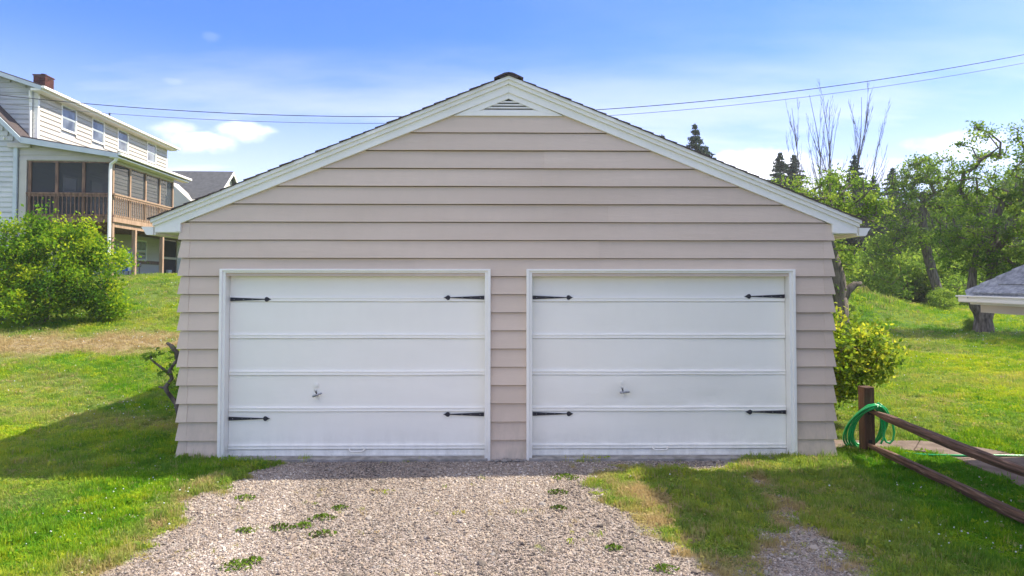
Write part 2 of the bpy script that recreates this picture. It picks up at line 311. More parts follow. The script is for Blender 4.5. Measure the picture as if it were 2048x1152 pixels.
def ground():
    xs = graded(0, -9, 8, 0, .075, -700, 700); ys = graded(0, -4.4, 6, 0, .075, -60, 1200)
    X, Y = np.meshgrid(xs, ys); Z = terrain(X, Y); nx, ny = len(xs), len(ys)
    V = np.stack([X, Y, Z], -1).reshape(-1, 3); I = np.arange(nx*ny).reshape(ny, nx)
    F = np.stack([I[:-1, :-1], I[:-1, 1:], I[1:, 1:], I[1:, :-1]], -1).reshape(-1, 4)
    me = fast_mesh('ground', V, F); me.polygons.foreach_set('use_smooth', [True]*len(me.polygons))
    for nm, fn in (('gravel', gravel_w), ('dry', dry_w), ('tint', tint_w)):
        a = me.attributes.new(nm, 'FLOAT', 'POINT'); a.data.foreach_set('value', fn(V[:, 0], V[:, 1]).astype(np.float32))
    m = bpy.data.materials.new('ground'); m.use_nodes = True; N = m.node_tree.nodes; L = m.node_tree.links; b = N['Principled BSDF']; b.inputs['Roughness'].default_value = .95; b.inputs['Specular IOR Level'].default_value = .15
    tc = N.new('ShaderNodeTexCoord'); P = tc.outputs['Object']
    def noise(s, d=6): n = N.new('ShaderNodeTexNoise'); n.inputs['Scale'].default_value = s; n.inputs['Detail'].default_value = d; n.inputs['Roughness'].default_value = .65; L.new(P, n.inputs[0]); return n.outputs[0]
    def ramp(src, *st):
        r = N.new('ShaderNodeValToRGB'); e = r.color_ramp.elements; e[0].position, e[0].color = st[0][0], (*st[0][1], 1); e[1].position, e[1].color = st[-1][0], (*st[-1][1], 1)
        for p, c in st[1:-1]: x = e.new(p); x.color = (*c, 1)
        L.new(src, r.inputs[0]); return r.outputs[0]
    def att(n): a = N.new('ShaderNodeAttribute'); a.attribute_name = n; return a.outputs['Fac']
    def mix(f, a, c):
        x = N.new('ShaderNodeMix'); x.data_type = 'RGBA'; L.new(f, x.inputs[0]) if not isinstance(f, float) else x.inputs[0].__setattr__('default_value', f); L.new(a, x.inputs[6]); L.new(c, x.inputs[7]); return x.outputs[2]
    green = ramp(att('tint'), (.0, (.028, .11, .005)), (.5, (.075, .17, .006)), (1, (.16, .24, .008)))
    fine = ramp(noise(22), (.3, (.55, .55, .55)), (.7, (1.35, 1.35, 1.25)))
    mm = N.new('ShaderNodeMix'); mm.data_type = 'RGBA'; mm.blend_type = 'MULTIPLY'; mm.inputs[0].default_value = .8; L.new(green, mm.inputs[6]); L.new(fine, mm.inputs[7]); green = mm.outputs[2]
    straw = ramp(noise(14), (.3, (.14, .105, .055)), (.55, (.29, .225, .12)), (.75, (.40, .33, .20)))
    v = N.new('ShaderNodeTexVoronoi'); v.inputs['Scale'].default_value = 75; L.new(P, v.inputs[0])
    hs = N.new('ShaderNodeSeparateColor'); L.new(v.outputs['Color'], hs.inputs[0])
    grav = ramp(hs.outputs[0], (0, (.10, .085, .075)), (.35, (.25, .205, .18)), (.7, (.36, .30, .26)), (1, (.50, .45, .41)))
    gc = mix(att('dry'), green, straw); gc = mix(att('gravel'), gc, grav); L.new(gc, b.inputs['Base Color'])
    bp = N.new('ShaderNodeBump'); bp.inputs['Strength'].default_value = .7; bp.inputs['Distance'].default_value = .03
    hh = N.new('ShaderNodeMix'); hh.data_type = 'FLOAT'; L.new(att('gravel'), hh.inputs[0]); L.new(noise(28, 8), hh.inputs[2]); L.new(nt_math(N, L, 'MULTIPLY', v.outputs['Distance'], -.6), hh.inputs[3]); L.new(hh.outputs[0], bp.inputs['Height']); L.new(bp.outputs[0], b.inputs['Normal'])
    o = link('ground', me, m); tag(o, 'lawn sloping up to the left around a gravel drive', kind='structure'); return o
ground()

# ------------------------------------------------------------------ the garage
def build_garage():
    g = thing('garage', (0, 0, 0), 'beige sided two-car garage with white trim and two white doors', 'garage')
    WX, DEP = 3.66, 6.7
    L0, L1, R0, R1, HD = -3.21, -.20, .20, 3.222, 2.084
    ob = .034; T = lambda x: 4.255-.409*abs(x)
    # structural core behind the boards
    MB().prism_y([(-WX, -.03), (L0+.04, -.03), (L0+.04, HD), (-WX, HD)], .035, .12).prism_y([(L1-.04, -.03), (R0+.04, -.03), (R0+.04, HD), (L1-.04, HD)], .035, .12)\
        .prism_y([(R1-.04, -.03), (WX, -.03), (WX, HD), (R1-.04, HD)], .035, .12).prism_y([(-WX, HD-.04), (WX, HD-.04), (WX, 2.60), (0, 4.13), (-WX, 2.60)], .037, .12)\
        .box((-WX+.03, .12, -.03), (-WX+.1, DEP-.1, 2.66)).box((WX-.1, .12, -.03), (WX-.03, DEP-.1, 2.66)).prism_y([(-WX, -.03), (WX, -.03), (WX, 2.60), (0, 4.13), (-WX, 2.60)], DEP-.1, DEP).build('wall', M['siding'], g)
    lines = [-.0]+[.182+.2026*k for k in range(19)]          # bottoms of the courses
    BB = lambda x: 4.10-.409*abs(x)                             # lower edge of the rake board, boards run 15 mm up behind it
    def xmax(z): return min(WX-.075, (4.10-z)/.409)
    seams = {12: [-1.86], 11: [-2.78, 1.02], 13: [1.12], 10: [-1.05, 2.64], 9: [1.92], 14: [-.42], 15: [.37], 8: [-.05, 2.2], 16: [.4], 17: [-.9], 7: []}
    def add_front(k, segs, z0, z1, tops=None):
        """segs: list of (x0,x1) lower, board with sloped face"""
        for si, cells in enumerate(segs):
            mb = MB()
            for (xa, xb, za, zb) in cells:
                def yf(x, z): return -(.007+.029*(z1-z)/(z1-z0))
                xa2, xb2 = max(xa, -xmax(zb)) , min(xb, xmax(zb)); xa1, xb1 = max(xa, -xmax(za)), min(xb, xmax(za))
                n = max(2, int((xb1-xa1)/.35)+1); ts = np.linspace(0, 1, n)
                j = [0]*n
                bot = [(xa1+(xb1-xa1)*t, za+random.uniform(-.0012, .0012)) for t in ts]; top = [(xa2+(xb2-xa2)*t, zb) for t in ts[::-1]]
                mb.prism_y(bot+top, yf, .030)
            o = mb.build('siding_board', M['siding'], g)
            o.location = (0, random.uniform(-.0018, .0018)-(.0055 if si % 2 else 0), 0)
    for k in range(19):
        z0 = lines[k]; z1 = lines[k+1] if k < 18 else lines[k]+.19
        z1 -= .008 if k < 18 else -.004
        if k == 0: z0 = -.005
        if z0 > HD or k >= 10:
            cuts = [-WX+.08]+seams.get(k, [])+[WX-.08]
            add_front(k, [[(cuts[i], cuts[i+1], z0, z1)] for i in range(len(cuts)-1)], z0, z1)
        elif z1 > HD:
            cuts = [-WX+.08]+seams.get(k, [])+[WX-.08]; 
            add_front(k, [[(-WX+.08, L0+.02, z0, z1), (L0+.02, L1-.02, HD-.02, z1), (L1-.02, R0+.02, z0, z1), (R0+.02, R1-.02, HD-.02, z1), (R1-.02, WX-.08, z0, z1)]], z0, z1)
        else:
            add_front(k, [[(-WX+.08, L0+.02, z0, z1)]], z0, z1); add_front(k, [[(L1-.02, R0+.02, z0-(.03 if k == 0 else 0), z1)]], z0, z1); add_front(k, [[(R1-.02, WX-.08, z0, z1)]], z0, z1)
    # corner caps and side boards
    capm = {}
    for k in range(13):
        z0 = lines[k] if k else -.005; z1 = lines[k+1]-.007 if k < 12 else 2.60
        for sx in (-1, 1):
            for (yc, sy) in ((0, -1), (DEP, 1)):
                mb = MB(); a, b = .040, .012
                xi = sx*(WX-.095); xo = sx*(WX+.026); xt = sx*(WX-.002); yi = yc-sy*.10; yo = yc+sy*(a-.001); yt = yc+sy*b
                vs = [(xi, yi, z0), (xo, yi, z0), (xo, yo, z0), (xi, yo, z0), (xi, yi, z1), (xt, yi, z1), (xt, yt, z1), (xi, yt, z1)]
                mb.add(vs, [(0, 1, 2, 3), (4, 5, 6, 7), (0, 1, 5, 4), (1, 2, 6, 5), (2, 3, 7, 6), (3, 0, 4, 7)])
                o = mb.build('corner_cap', M['siding'], g)
        if k < 12:
            for sx in (-1, 1):
                f = lambda y, z: sx*(WX-.006+.028*(z1-z)/(z1-z0))
                MB().prism_x([(.06, z0), (DEP-.06, z0), (DEP-.06, z1), (.06, z1)], f, sx*(WX-.028)).build('siding_board', M['siding'], g)
    # rakes: three stepped white boards each side
    for s in (1, -1):
        def P(l): return [(s*x, z) for x, z in l]
        MB().prism_y(P([(0, T(0)), (0, T(0)-.042), (3.966, T(3.966)-.040), (3.966, T(3.966)+.004)]), -.100, .02).build('rake_drip_strip', M['white'], g, bevel=.003)
        MB().prism_y(P([(0, T(0)-.036), (0, T(0)-.088), (3.952, T(3.952)-.083), (3.952, T(3.952)-.036)]), -.078, .015).build('rake_strip', M['white'], g, bevel=.003)
        MB().prism_y(P([(0, T(0)-.078), (0, T(0)-.180), (3.655, T(3.655)-.168), (3.655, 2.497), (3.935, 2.497), (3.935, T(3.935)-.076)]), -.052, .010).build('rake_board', M['white'], g, bevel=.003)
        MB().prism_y(P([(3.70, 2.492), (3.93, 2.492), (3.93, 2.499), (3.70, 2.60)]), -.055, -.048).build('eave_return', M['white'], g)
        MB().prism_y(P([(WX+.0, 2.485), (3.94, 2.485), (3.94, 2.505), (WX+.0, 2.505)]), -.035, DEP+.03).build('soffit', M['soffit'], g)
        MB().prism_y(P([(3.937, 2.462), (3.955, 2.462), (3.955, T(3.95)-.05), (3.937, T(3.95)-.05)]), -.03, DEP+.05).build('fascia', M['white'], g)
        gp = [(3.957, 2.552), (3.957, 2.462), (4.030, 2.462), (4.045, 2.478), (4.055, 2.505), (4.075, 2.530), (4.088, 2.552), (4.082, 2.552), (4.068, 2.534), (4.048, 2.508), (4.038, 2.482), (4.026, 2.468), (3.963, 2.468), (3.963, 2.552)]
        gt = MB().prism_y(P(gp), -.045, DEP+.05).build('gutter', M['white'], g)
        MB().prism_y(P([(3.957, 2.552), (3.957, 2.462), (4.030, 2.462), (4.045, 2.478), (4.055, 2.505), (4.075, 2.530), (4.088, 2.552)]), -.049, -.044).build('gutter_end_cap', M['white'], gt)
        MB().prism_y(P([(0, T(0)-.03), (0, T(0)-.10), (3.93, T(3.93)-.10), (3.95, T(3.95)-.03)]), .022, DEP+.09).build('roof_deck', M['pole'], g)
        # shingle rows
        th = math.atan(.409); ex = .142; rows = 30
        row = MB(); c_, s_ = math.cos(th), math.sin(th)
        def q(u, h): return (s*(-(u)*c_+h*s_), u*s_+h*c_)         # u up the slope, h off it (from the lower edge)
        row.prism_y([q(0, .001), q(.165, -.003), q(.165, .004), q(0, .016)], -.118, DEP+.12)
        rm = row.mesh('shingle_row'); rm.materials.append(M['shingle'])
        for i in range(rows):
            o = link('shingle_row', rm, None, g); u = i*ex; xx = 3.985-u*c_; 
            if i == rows-1: xx = .10
            o.location = (s*xx, random.uniform(-.012, .012), T(xx)+.001)
    cap = MB(); th = math.atan(.409)
    cap.prism_y([(0, .026), (-.05, .018), (-.165, -.036), (-.160, -.050), (0, .014), (.160, -.050), (.165, -.036), (.05, .018)], 0, .20)
    cm = cap.mesh('ridge_cap'); cm.materials.append(M['shingle'])
    for i in range(48):
        o = link('ridge_cap', cm, None, g); o.location = (0, -.125+i*.142, 4.262); o.rotation_euler = (R(-1.5), 0, 0)
    # gable vent
    v = MB()
    v.prism_y([(-.62, 3.815), (.62, 3.815), (.34, 3.868), (-.34, 3.868)], -.034, 0)
    for s in (1, -1): v.prism_y([(s*.62, 3.815), (s*.34, 3.868), (0, 4.012), (0, 4.09)], -.035, 0)
    vent = v.build('gable_vent', M['white'], g, bevel=.002)
    MB().prism_y([(-.36, 3.862), (.36, 3.862), (0, 4.016)], -.008, .0).build('vent_backing', M['dark'], vent)
    for i in range(4):
        z0 = 3.868+i*.033; w0 = (4.012-z0)/.144*.34; z1 = z0+.022; w1 = (4.012-z1)/.144*.34
        MB().prism_y([(-w0, z0), (w0, z0), (w1, z1), (-w1, z1)], lambda x, z, z0=z0: -.032+(z-z0)*.9, -.005).build('louvre', M['white'], vent)
    # door openings
    for (a, b, side) in ((L0, L1, 0), (R0, R1, 1)):
        fr = MB()
        fr.prism_y([(a, -.045), (a+.032, -.045), (a+.032, HD-.022), (b-.032, HD-.022), (b-.032, -.045), (b, -.045), (b, HD), (a, HD)], -.070, .02)
        frame = fr.build('door_frame', M['white'], g, bevel=.004)
        MB().prism_y([(a+.028, -.04), (a+.064, -.04), (a+.064, HD-.044), (b-.064, HD-.044), (b-.064, -.04), (b-.028, -.04), (b-.028, HD-.018), (a+.028, HD-.018)], -.052, .12).build('jamb', M['white'], frame, bevel=.004)
        xa, xb = a+.066, b-.066; yd = .075; top = HD-.046
        MB().box((a+.03, -.085, -.20), (b-.03, .35, -.012)).build('threshold', M['concrete'], g, bevel=.008)
        door = MB().box((xa, yd+.012, 0.0), (xb, yd+.04, top)).build('garage_door', M['door'], g)
        door['label'] = 'white ribbed left garage door' if side == 0 else 'white ribbed right garage door with dented lower panels'
        seams_z = [.058, .478, .885, 1.298, 1.715]
        edges = seams_z+[top-.004]
        for i in range(5):
            z0, z1 = edges[i], edges[i+1]; nx = 110
            prof = [(z0+.001, .006), (z0+.003, -.011), (z0+.010, -.013), (z0+.017, -.009), (z0+.034, -.009), (z0+.041, -.0135), (z0+.050, -.010), (z0+.058, -.002)]
            zz = np.linspace(z0+.066, z1-.012, 12)
            prof += [(z, 0) for z in zz]+[(z1-.004, -.0005), (z1-.001, .004)]
            X = np.linspace(xa+.001, xb-.001, nx); V = []; 
            rough_amt = (.9 if side == 0 else (4.2 if i in (1,) else 3.8 if i in (0, 2) else 2.0))
            for (z, yo) in prof:
                for x in X:
                    d = mnoise.noise(Vector((x*.9+side*31, z*2.2, i*3.1)))*.0032*rough_amt
                    e = max(0, 1-abs(z-(z0+.062))/.05)
                    d += mnoise.noise(Vector((x*7, z*26, i*5.3+side*9)))*.0020*e*rough_amt
                    zw = mnoise.noise(Vector((x*1.1, i*7.7+side*3, 2)))*.004
                    if side == 1 and i == 1:
                        for (dx, dz, rr, am) in ((1.32, .62, .14, .013), (2.3, .60, .17, .012), (1.3, .84, .2, -.006)): d += am*math.exp(-((x-dx)/rr)**2-((z-dz)/.09)**2)
                        # crumpled crease above the lower rib
                        zc = .575+.012*math.sin(x*11)+.01*math.sin(x*23); d += -.0032*math.exp(-((z-zc)/.012)**2)*max(0, min(1, (1.75-x)*3))
                    V.append((x, yd+yo+d*(1 if abs(yo) < .006 else .8), z+zw*(1 if z < z0+.055 else .4)))
            nr = len(prof); F = np.array([(r*nx+c, r*nx+c+1, (r+1)*nx+c+1, (r+1)*nx+c) for r in range(nr-1) for c in range(nx-1)])
            me = fast_mesh('door_panel', np.array(V), F); me.polygons.foreach_set('use_smooth', [True]*len(me.polygons))
            link('door_panel', me, M['door'], door)
        MB().box((xa+.001, yd-.004, .003), (xb-.001, yd+.02, .052)).build('bottom_rail', M['white'], door, bevel=.003)
        MB().box((xa-.02, yd-.014, -.013), (xb+.02, yd+.01, .006)).build('bottom_seal', M['white'], door)
        # strap hinges
        def strap(x, z, s, L=.462):
            h = .0215; pts = [(0, -h), (0, h), (.01, h), (.30, .009), (.385, .005), (.390, .018), (.402, .027), (.418, .025), (.432, .014), (.445, .006), (L, 0)]
            full = pts+[(px, -pz) for px, pz in pts[:1:-1] if pz > 0]
            poly = [(x+s*px, z+pz) for px, pz in full]
            o = MB().prism_y(poly, yd-.0185, yd-.0115).build('strap_hinge', M['iron'], door, bevel=.0015)
            return poly
        def bolts(x, z, s):
            pass
        zt = (1.742, 1.762) if side == 0 else (1.764, 1.778); zb = (.405, .448) if side == 0 else (.452, .468)
        strap(xa+.008, zt[0], 1); strap(xb-.008, zt[1], -1); strap(xa+.008, zb[0], 1); strap(xb-.008, zb[1], -1)
        for (hx, hz, s) in ((xa+.008, zt[0], 1), (xb-.008, zt[1], -1), (xa+.008, zb[0], 1), (xb-.008, zb[1], -1)):
            for d in (.045, .15, .25):
                c = [(hx+s*d+.0055*math.cos(t), yd-.0185, hz+.0055*math.sin(t)) for t in np.linspace(0, 2*math.pi, 9)[:-1]]
                mb = MB(); mb.add(c+[(hx+s*d+.003*math.cos(t), yd-.0225, hz+.003*math.sin(t)) for t in np.linspace(0, 2*math.pi, 9)[:-1]], [(i, (i+1) % 8, (i+1) % 8+8, i+8) for i in range(8)]+[tuple(range(8, 16))])
                mb.build('bolt', M['steel'], door)
        # lock and T handle
        hx, hz, hy = (-2.165, .775, yd) if side == 0 else (1.292, .802, yd)
        def disc(cx, cz, r, y0, y1, n=20): return [(cx+r*math.cos(t), y0, cz+r*math.sin(t)) for t in np.linspace(0, 2*math.pi, n+1)[:-1]], [(cx+r*math.cos(t), y1, cz+r*math.sin(t)) for t in np.linspace(0, 2*math.pi, n+1)[:-1]]
        lk = MB()
        for (r, y0, y1) in ((.029, hy+.002, hy-.010), (.020, hy-.010, hy-.018), (.008, hy-.018, hy-.022)):
            A, B = disc(hx, hz, r, y0, y1); lk.add(A+B, [(i, (i+1) % 20, (i+1) % 20+20, i+20) for i in range(20)]+[tuple(range(20, 40))])
        lk.build('lock_cylinder', M['white'], door)
        ang = R(20) if side == 0 else R(4); cx, cz = hx+.012, hz-.105
        cs, sn = math.cos(ang), math.sin(ang)
        esc = MB(); e2 = [(-.012, .055), (-.03, .06), (.004, .012), (.03, -.012), (.016, -.05), (.0, -.055), (-.02, -.02), (-.02, .01)]
        esc.prism_y([(cx+a_, cz+b_) for a_, b_ in e2], hy-.010, hy+.002); esc.build('handle_plate', M['white'], door, bevel=.002)
        MB().tube([(cx, hy, cz), (cx, hy-.035, cz)], .008).tube([(cx-.045*cs, hy-.038, cz-.045*sn), (cx-.04*cs, hy-.042, cz-.04*sn), (cx+.055*cs, hy-.042, cz+.055*sn), (cx+.064*cs, hy-.038, cz+.064*sn)], [.008, .0125, .010, .006]).build('door_handle', M['steel'], door, smooth=True)
        lx = -1.70 if side == 0 else 1.715; lz = .048 if side == 0 else .058
        MB().tube([(lx-.085, yd-.006, lz+.012), (lx-.075, yd-.03, lz), (lx-.06, yd-.045, lz-.006), (lx+.06, yd-.045, lz-.006), (lx+.075, yd-.03, lz), (lx+.085, yd-.006, lz+.012)], [.013, .009, .008, .008, .009, .013]).build('lift_handle', M['white'], door, smooth=True)
    MB().box((-WX+.06, .03, -.3), (WX-.06, DEP-.05, -.028)).build('foundation', M['concrete'], g)
    return g
build_garage()

# ------------------------------------------------------------------ generic house bits
def lap(parent, m, axis, c, a0, a1, z0, z1, ex=.19, out=-1, holes=(), clip=None, name='siding_board'):
    """lapped boards on the plane axis=c, running a0..a1, facing out; holes (a,b,z0,z1) cut them; clip(z)->(amin,amax)"""
    z = z0
    while z < z1-.02:
        zt = min(z+ex, z1); segs = [(a0, a1)]
        if clip: lo, hi = clip(zt); segs = [(max(a0, lo), min(a1, hi))]
        for (h0, h1, hz0, hz1) in holes:
            if hz0 < zt-.01 and hz1 > z+.01:
                ns = []
                for s0, s1 in segs:
                    if h1 <= s0 or h0 >= s1: ns.append((s0, s1)); continue
                    if h0 > s0: ns.append((s0, h0))
                    if h1 < s1: ns.append((h1, s1))
                segs = ns
        for s0, s1 in segs:
            if s1-s0 < .03: continue
            f = lambda a, zz: c+out*(.004+.034*(zt-zz)/(zt-z))
            mb = MB(); P = [(s0, z), (s1, z), (s1, zt+.002), (s0, zt+.002)]
            if axis == 'y': mb.prism_y(P, f, c)
            else: mb.prism_x(P, f, c)
            mb.build(name, m, parent)
        z += ex
def window(parent, axis, c, out, a0, a1, z0, z1):
    """double-hung window set on the wall plane"""
    def bx(p0, p1, q0, q1, d0, d1):
        lo, hi = sorted((c+out*d0, c+out*d1))
        return ((lo, p0, q0), (hi, p1, q1)) if axis == 'x' else ((p0, lo, q0), (p1, hi, q1))
    f = MB(); w = .06
    f.box(*bx(a0-w, a0, z0-w, z1+w, -.02, .045)).box(*bx(a1, a1+w, z0-w, z1+w, -.02, .045)).box(*bx(a0, a1, z1, z1+w, -.02, .043)).box(*bx(a0, a1, z0-w, z0, -.02, .05))
    fr = f.build('window', M['white'], parent)
    zm = (z0+z1)/2
    for (q0, q1, d) in ((z0, zm, .018), (zm, z1, .030)):
        s = MB(); k = .035
        s.box(*bx(a0, a0+k, q0, q1, d-.02, d)).box(*bx(a1-k, a1, q0, q1, d-.02, d)).box(*bx(a0+k, a1-k, q0, q0+k, d-.02, d-.001)).box(*bx(a0+k, a1-k, q1-k, q1, d-.02, d-.001))
        s.build('sash', M['trim_blue'], fr)
        MB().box(*bx(a0+k, a1-k, q0+k, q1-k, d-.016, d-.012)).build('pane', M['glass'], fr)
    return fr
# ------------------------------------------------------------------ the house up the slope on the left
def left_house():
    h = thing('house', (-14.86, 18.3, 2.25), 'cream sided two-storey house with screened porch on the left slope', 'house', rz=.055)
    EX = .19
    wx = -3.15                                   # upper wall plane
    # masses behind the boards
    core = MB(); core.box((-12, .64, -.4), (wx-.03, 12.0, 7.0)); core.box((-12, .04, -.4), (-3.45, .70, 4.95))
    core.prism_y([(-3.45, 4.95), (-12, 4.95), (-12, 7.5), (-5.95, 7.5)], .04, .70)
    core.prism_y([(wx-.03, 6.9), (wx-.03, 7.12), (-7.6, 8.58), (-12, 7.0), (-12, 6.9)], .645, 12.0)
    core.build('wall', M['cream_shaded'], h)
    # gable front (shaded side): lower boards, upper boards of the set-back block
    lap(h, M['cream_shaded'], 'y', .02, -9, -3.45, -.2, 4.95, EX)
    lap(h, M['cream_shaded'], 'y', .02, -9, -3.45, 4.95, 7.4, EX, clip=lambda z: (-9, -3.45-(z-4.95)))
    lap(h, M['cream_shaded'], 'y', .62, -9, wx-.05, 4.6, 6.95, EX)
    lap(h, M['cream_shaded'], 'y', .62, -9, wx-.05, 6.95, 8.5, EX, clip=lambda z: (-9, min(wx-.05, wx-.05-(z-7.20)/.33)))
    wins = [(2.18, 3.16), (4.47, 5.40), (6.70, 7.61), (9.71, 10.63)]; wz = (5.93, 6.88)
    lap(h, M['cream'], 'x', wx, .66, 12.0, 4.4, 7.0, EX, out=1, holes=[(a-.05, b+.05, wz[0]-.05, wz[1]+.05) for a, b in wins])
    for a, b in wins: window(h, 'x', wx, 1, a, b, *wz)
    MB().box((wx-.12, .585, 4.6), (wx+.03, .60, 7.0)).box((wx+.024, .585, 4.6), (wx+.032, .70, 7.0)).build('corner_board', M['white'], h)
    MB().box((wx-.02, 11.98, 4.4), (wx+.03, 12.06, 7.0)).build('corner_board', M['white'], h)
    # upper roof
    rt = lambda x: 7.14+(wx+.42-x)*.33
    r = MB(); r.prism_y([(wx+.42, 7.05), (wx+.42, 7.14), (-7.6, rt(-7.6)), (-12.6, 7.0), (-12.6, 6.9), (-7.6, rt(-7.6)-.1)], .20, 12.5)
    roof = r.build('roof', M['shingle'], h)
    MB().prism_y([(wx+.40, 6.95), (wx+.40, 7.10), (-7.6, rt(-7.6)-.04), (-7.6, rt(-7.6)-.2)], .13, .195).build('rake_board', M['trim_blue'], roof)
    MB().prism_y([(wx+.40, 6.93), (wx+.0, 6.93), (wx+.0, 7.02), (wx+.40, 7.02)], .16, 12.4).build('soffit', M['white'], roof)
    MB().box((wx+.425, .12, 7.00), (wx+.54, 12.5, 7.10)).build('gutter', M['white'], roof, bevel=.015)
    MB().tube([(-5.6, 7.2, 8.0), (-5.6, 7.2, 8.45)], .05).build('vent_pipe', M['iron'], roof)
    MB().tube([(-5.0, 9.6, 7.7), (-5.0, 9.6, 8.35)], .04).build('vent_pipe', M['iron'], roof)
    # chimney of separate bricks
    ch = MB().box((-6.55, 5.93, 7.4), (-6.05, 6.58, 9.16)).build('chimney', M['mortar'], roof)
    bm_ = MB().box((0, 0, 0), (.225, .02, .068)).mesh('brick'); bm_.materials.append(M['brick'])
    bs_ = MB().box((0, 0, 0), (.02, .225, .068)).mesh('brick'); bs_.materials.append(M['brick'])
    cb = MB()
    zr = 8.2; rr = 0
    while zr < 9.10:
        for k in range(-1, 4):
            a = -6.55+k*.235+(.117 if rr % 2 else 0); b0 = max(a, -6.56); b1 = min(a+.225, -6.04)
            if b1-b0 > .04: MB().box((b0, 5.912, zr), (b1, 5.931, zr+.066)).build('brick', M['brick'], roof)
        for k in range(-1, 5):
            a = 5.93+k*.235+(.117 if rr % 2 else 0); b0 = max(a, 5.92); b1 = min(a+.225, 6.59)
            if b1-b0 > .04: MB().box((-6.051, b0, zr), (-6.032, b1, zr+.066)).build('brick', M['brick'], roof)
        zr += .078; rr += 1
    MB().box((-6.59, 5.89, 9.16), (-6.01, 6.62, 9.22)).build('chimney_cap', M['brick'], roof)
    MB().tube([(-6.3, 6.25, 9.1), (-6.3, 6.25, 9.32)], .12, 12).build('flue', M['brick'], roof)
    # steep lower roof in front of the upper block
    st = MB().prism_y([(-3.16, 4.93), (-3.16, 5.06), (-6.0, 7.95), (-6.0, 7.80)], -.30, .60).build('lower_roof', M['shingle'], h)
    MB().prism_y([(-3.14, 4.80), (-3.14, 5.00), (-6.0, 7.88), (-6.0, 7.62)], -.36, -.305).build('rake_board', M['trim_blue'], st)
    MB().box((-3.75, -.14, 4.68), (-2.95, -.02, 4.86)).build('eave_return', M['cream'], h)
    # downspouts
    MB().tube([(-3.30, .40, 6.98), (-3.30, .40, 6.75), (-3.34, .50, 6.55), (-3.34, .52, 5.15), (-3.55, .40, 5.02), (-3.95, -.05, 5.05)], .055, 6).build('downspout', M['white'], h)
    MB().box((-3.55, -.10, -.2), (-3.42, -.02, 4.70)).build('downspout', M['trim_blue'], h)
    MB().tube([(.28, -.25, 4.38), (.20, -.22, 4.22), (.0, -.14, 4.10), (-.03, -.12, 3.9), (-.03, -.12, .1)], .06, 6).build('downspout', M['white'], h)
    # porch: shed roof
    pr = lambda x: 4.52+(.34-x)*.165
    MB().prism_y([(.34, 4.42), (.34, 4.50), (wx, pr(wx)), (wx, pr(wx)-.10)], -.30, 6.35).build('porch_roof', M['shingle'], h)
    MB().prism_y([(.34, 4.30), (.34, 4.47), (-3.15, pr(-3.15)-.06), (-3.15, pr(-3.15)-.28)], -.36, -.305).build('porch_rake', M['trim_blue'], h)
    MB().box((.345, -.35, 4.40), (.46, 6.35, 4.50)).build('gutter', M['white'], h, bevel=.015)
    MB().box((.02, -.30, 4.31), (.335, 6.30, 4.36)).build('porch_soffit', M['white'], h)
    # wall over the screens, front and side
    lap(h, M['cream'], 'y', .02, -3.40, -.02, 4.24, 5.10, EX, clip=lambda z: (-3.40, min(-.02, .34-(z-4.53)/.165)))
    MB().box((-3.38, .03, 4.20), (-.02, .10, 4.36)).box((-.10, .03, 4.20), (-.02, 5.45, 4.36)).build('porch_header', M['cream'], h)
    MB().box((-3.38, -.02, 1.0), (-3.12, .04, 4.24)).build('corner_board', M['cream'], h)
    # screens
    def vscreen(axis, c, a0, a1, n):
        posts = np.linspace(a0, a1, n+1)
        for i, p in enumerate(posts):
            b = ((p-.05, c-.05, 2.0), (p+.05, c+.05, 4.21)) if axis == 'y' else ((c-.05, p-.05, 2.0), (c+.05, p+.05, 4.21))
            MB().box(*b).build('porch_post', M['deck_tan'] if axis == 'x' else M['deck'], h)
        for i in range(n):
            p0, p1 = posts[i]+.055, posts[i+1]-.055
            if axis == 'y':
                s = MB().box((p0, c+.0, 3.0), (p1, c+.006, 4.17)).build('insect_screen', M['screen'], h); MB().box((p0, c-.03, 4.16), (p1, c+.03, 4.22)).box((p0, c-.03, 2.94), (p1, c+.03, 3.01)).build('screen_frame', M['deck'], s)
                MB().box((p0, c, 2.1), (p1, c+.006, 2.94)).build('insect_screen', M['screen'], h)
            else:
                s = MB().box((c, p0, 3.0), (c+.006, p1, 4.17)).build('insect_screen', M['screen'], h); MB().box((c-.03, p0, 4.16), (c+.03, p1, 4.22)).box((c-.03, p0, 2.94), (c+.03, p1, 3.01)).build('screen_frame', M['deck_tan'], s)
                MB().box((c, p0, 2.1), (c+.006, p1, 2.94)).build('insect_screen', M['screen'], h)
    vscreen('y', .06, -3.02, -.10, 3); vscreen('x', -.06, .10, 5.40, 4)
    # railing outside the screens
    rl = MB().box((-3.08, -.10, 2.95), (.0, .0, 3.01)).box((-3.06, -.07, 2.86), (-.02, -.03, 2.95)).box((-3.06, -.07, 2.12), (-.02, -.03, 2.20)).build('railing', M['deck'], h)
    bl = MB().box((-.017, -.012, 0), (.017, .012, .78)).mesh('baluster'); bl.materials.append(M['deck'])
    bl2 = MB().box((-.010, -.014, 0), (.010, .014, .78)).mesh('baluster'); bl2.materials.append(M['deck_tan'])
    for i in range(20):
        o = link('baluster', bl, None, rl); o.location = (-2.94+i*.148, -.092, 2.12)
    rs = MB().box((.0, .0, 2.95), (.10, 5.55, 3.01)).box((.03, .02, 2.86), (.07, 5.5, 2.95)).box((.03, .02, 2.12), (.07, 5.5, 2.20)).build('railing', M['deck_tan'], h)
    for i in range(36):
        o = link('baluster', bl2, None, rs); o.location = (.085, .08+i*.152, 2.12)
    # floor and beams
    MB().box((-3.1, 5.56, 1.96), (.02, 14.5, 2.07)).build('deck_floor', M['deck'], h)
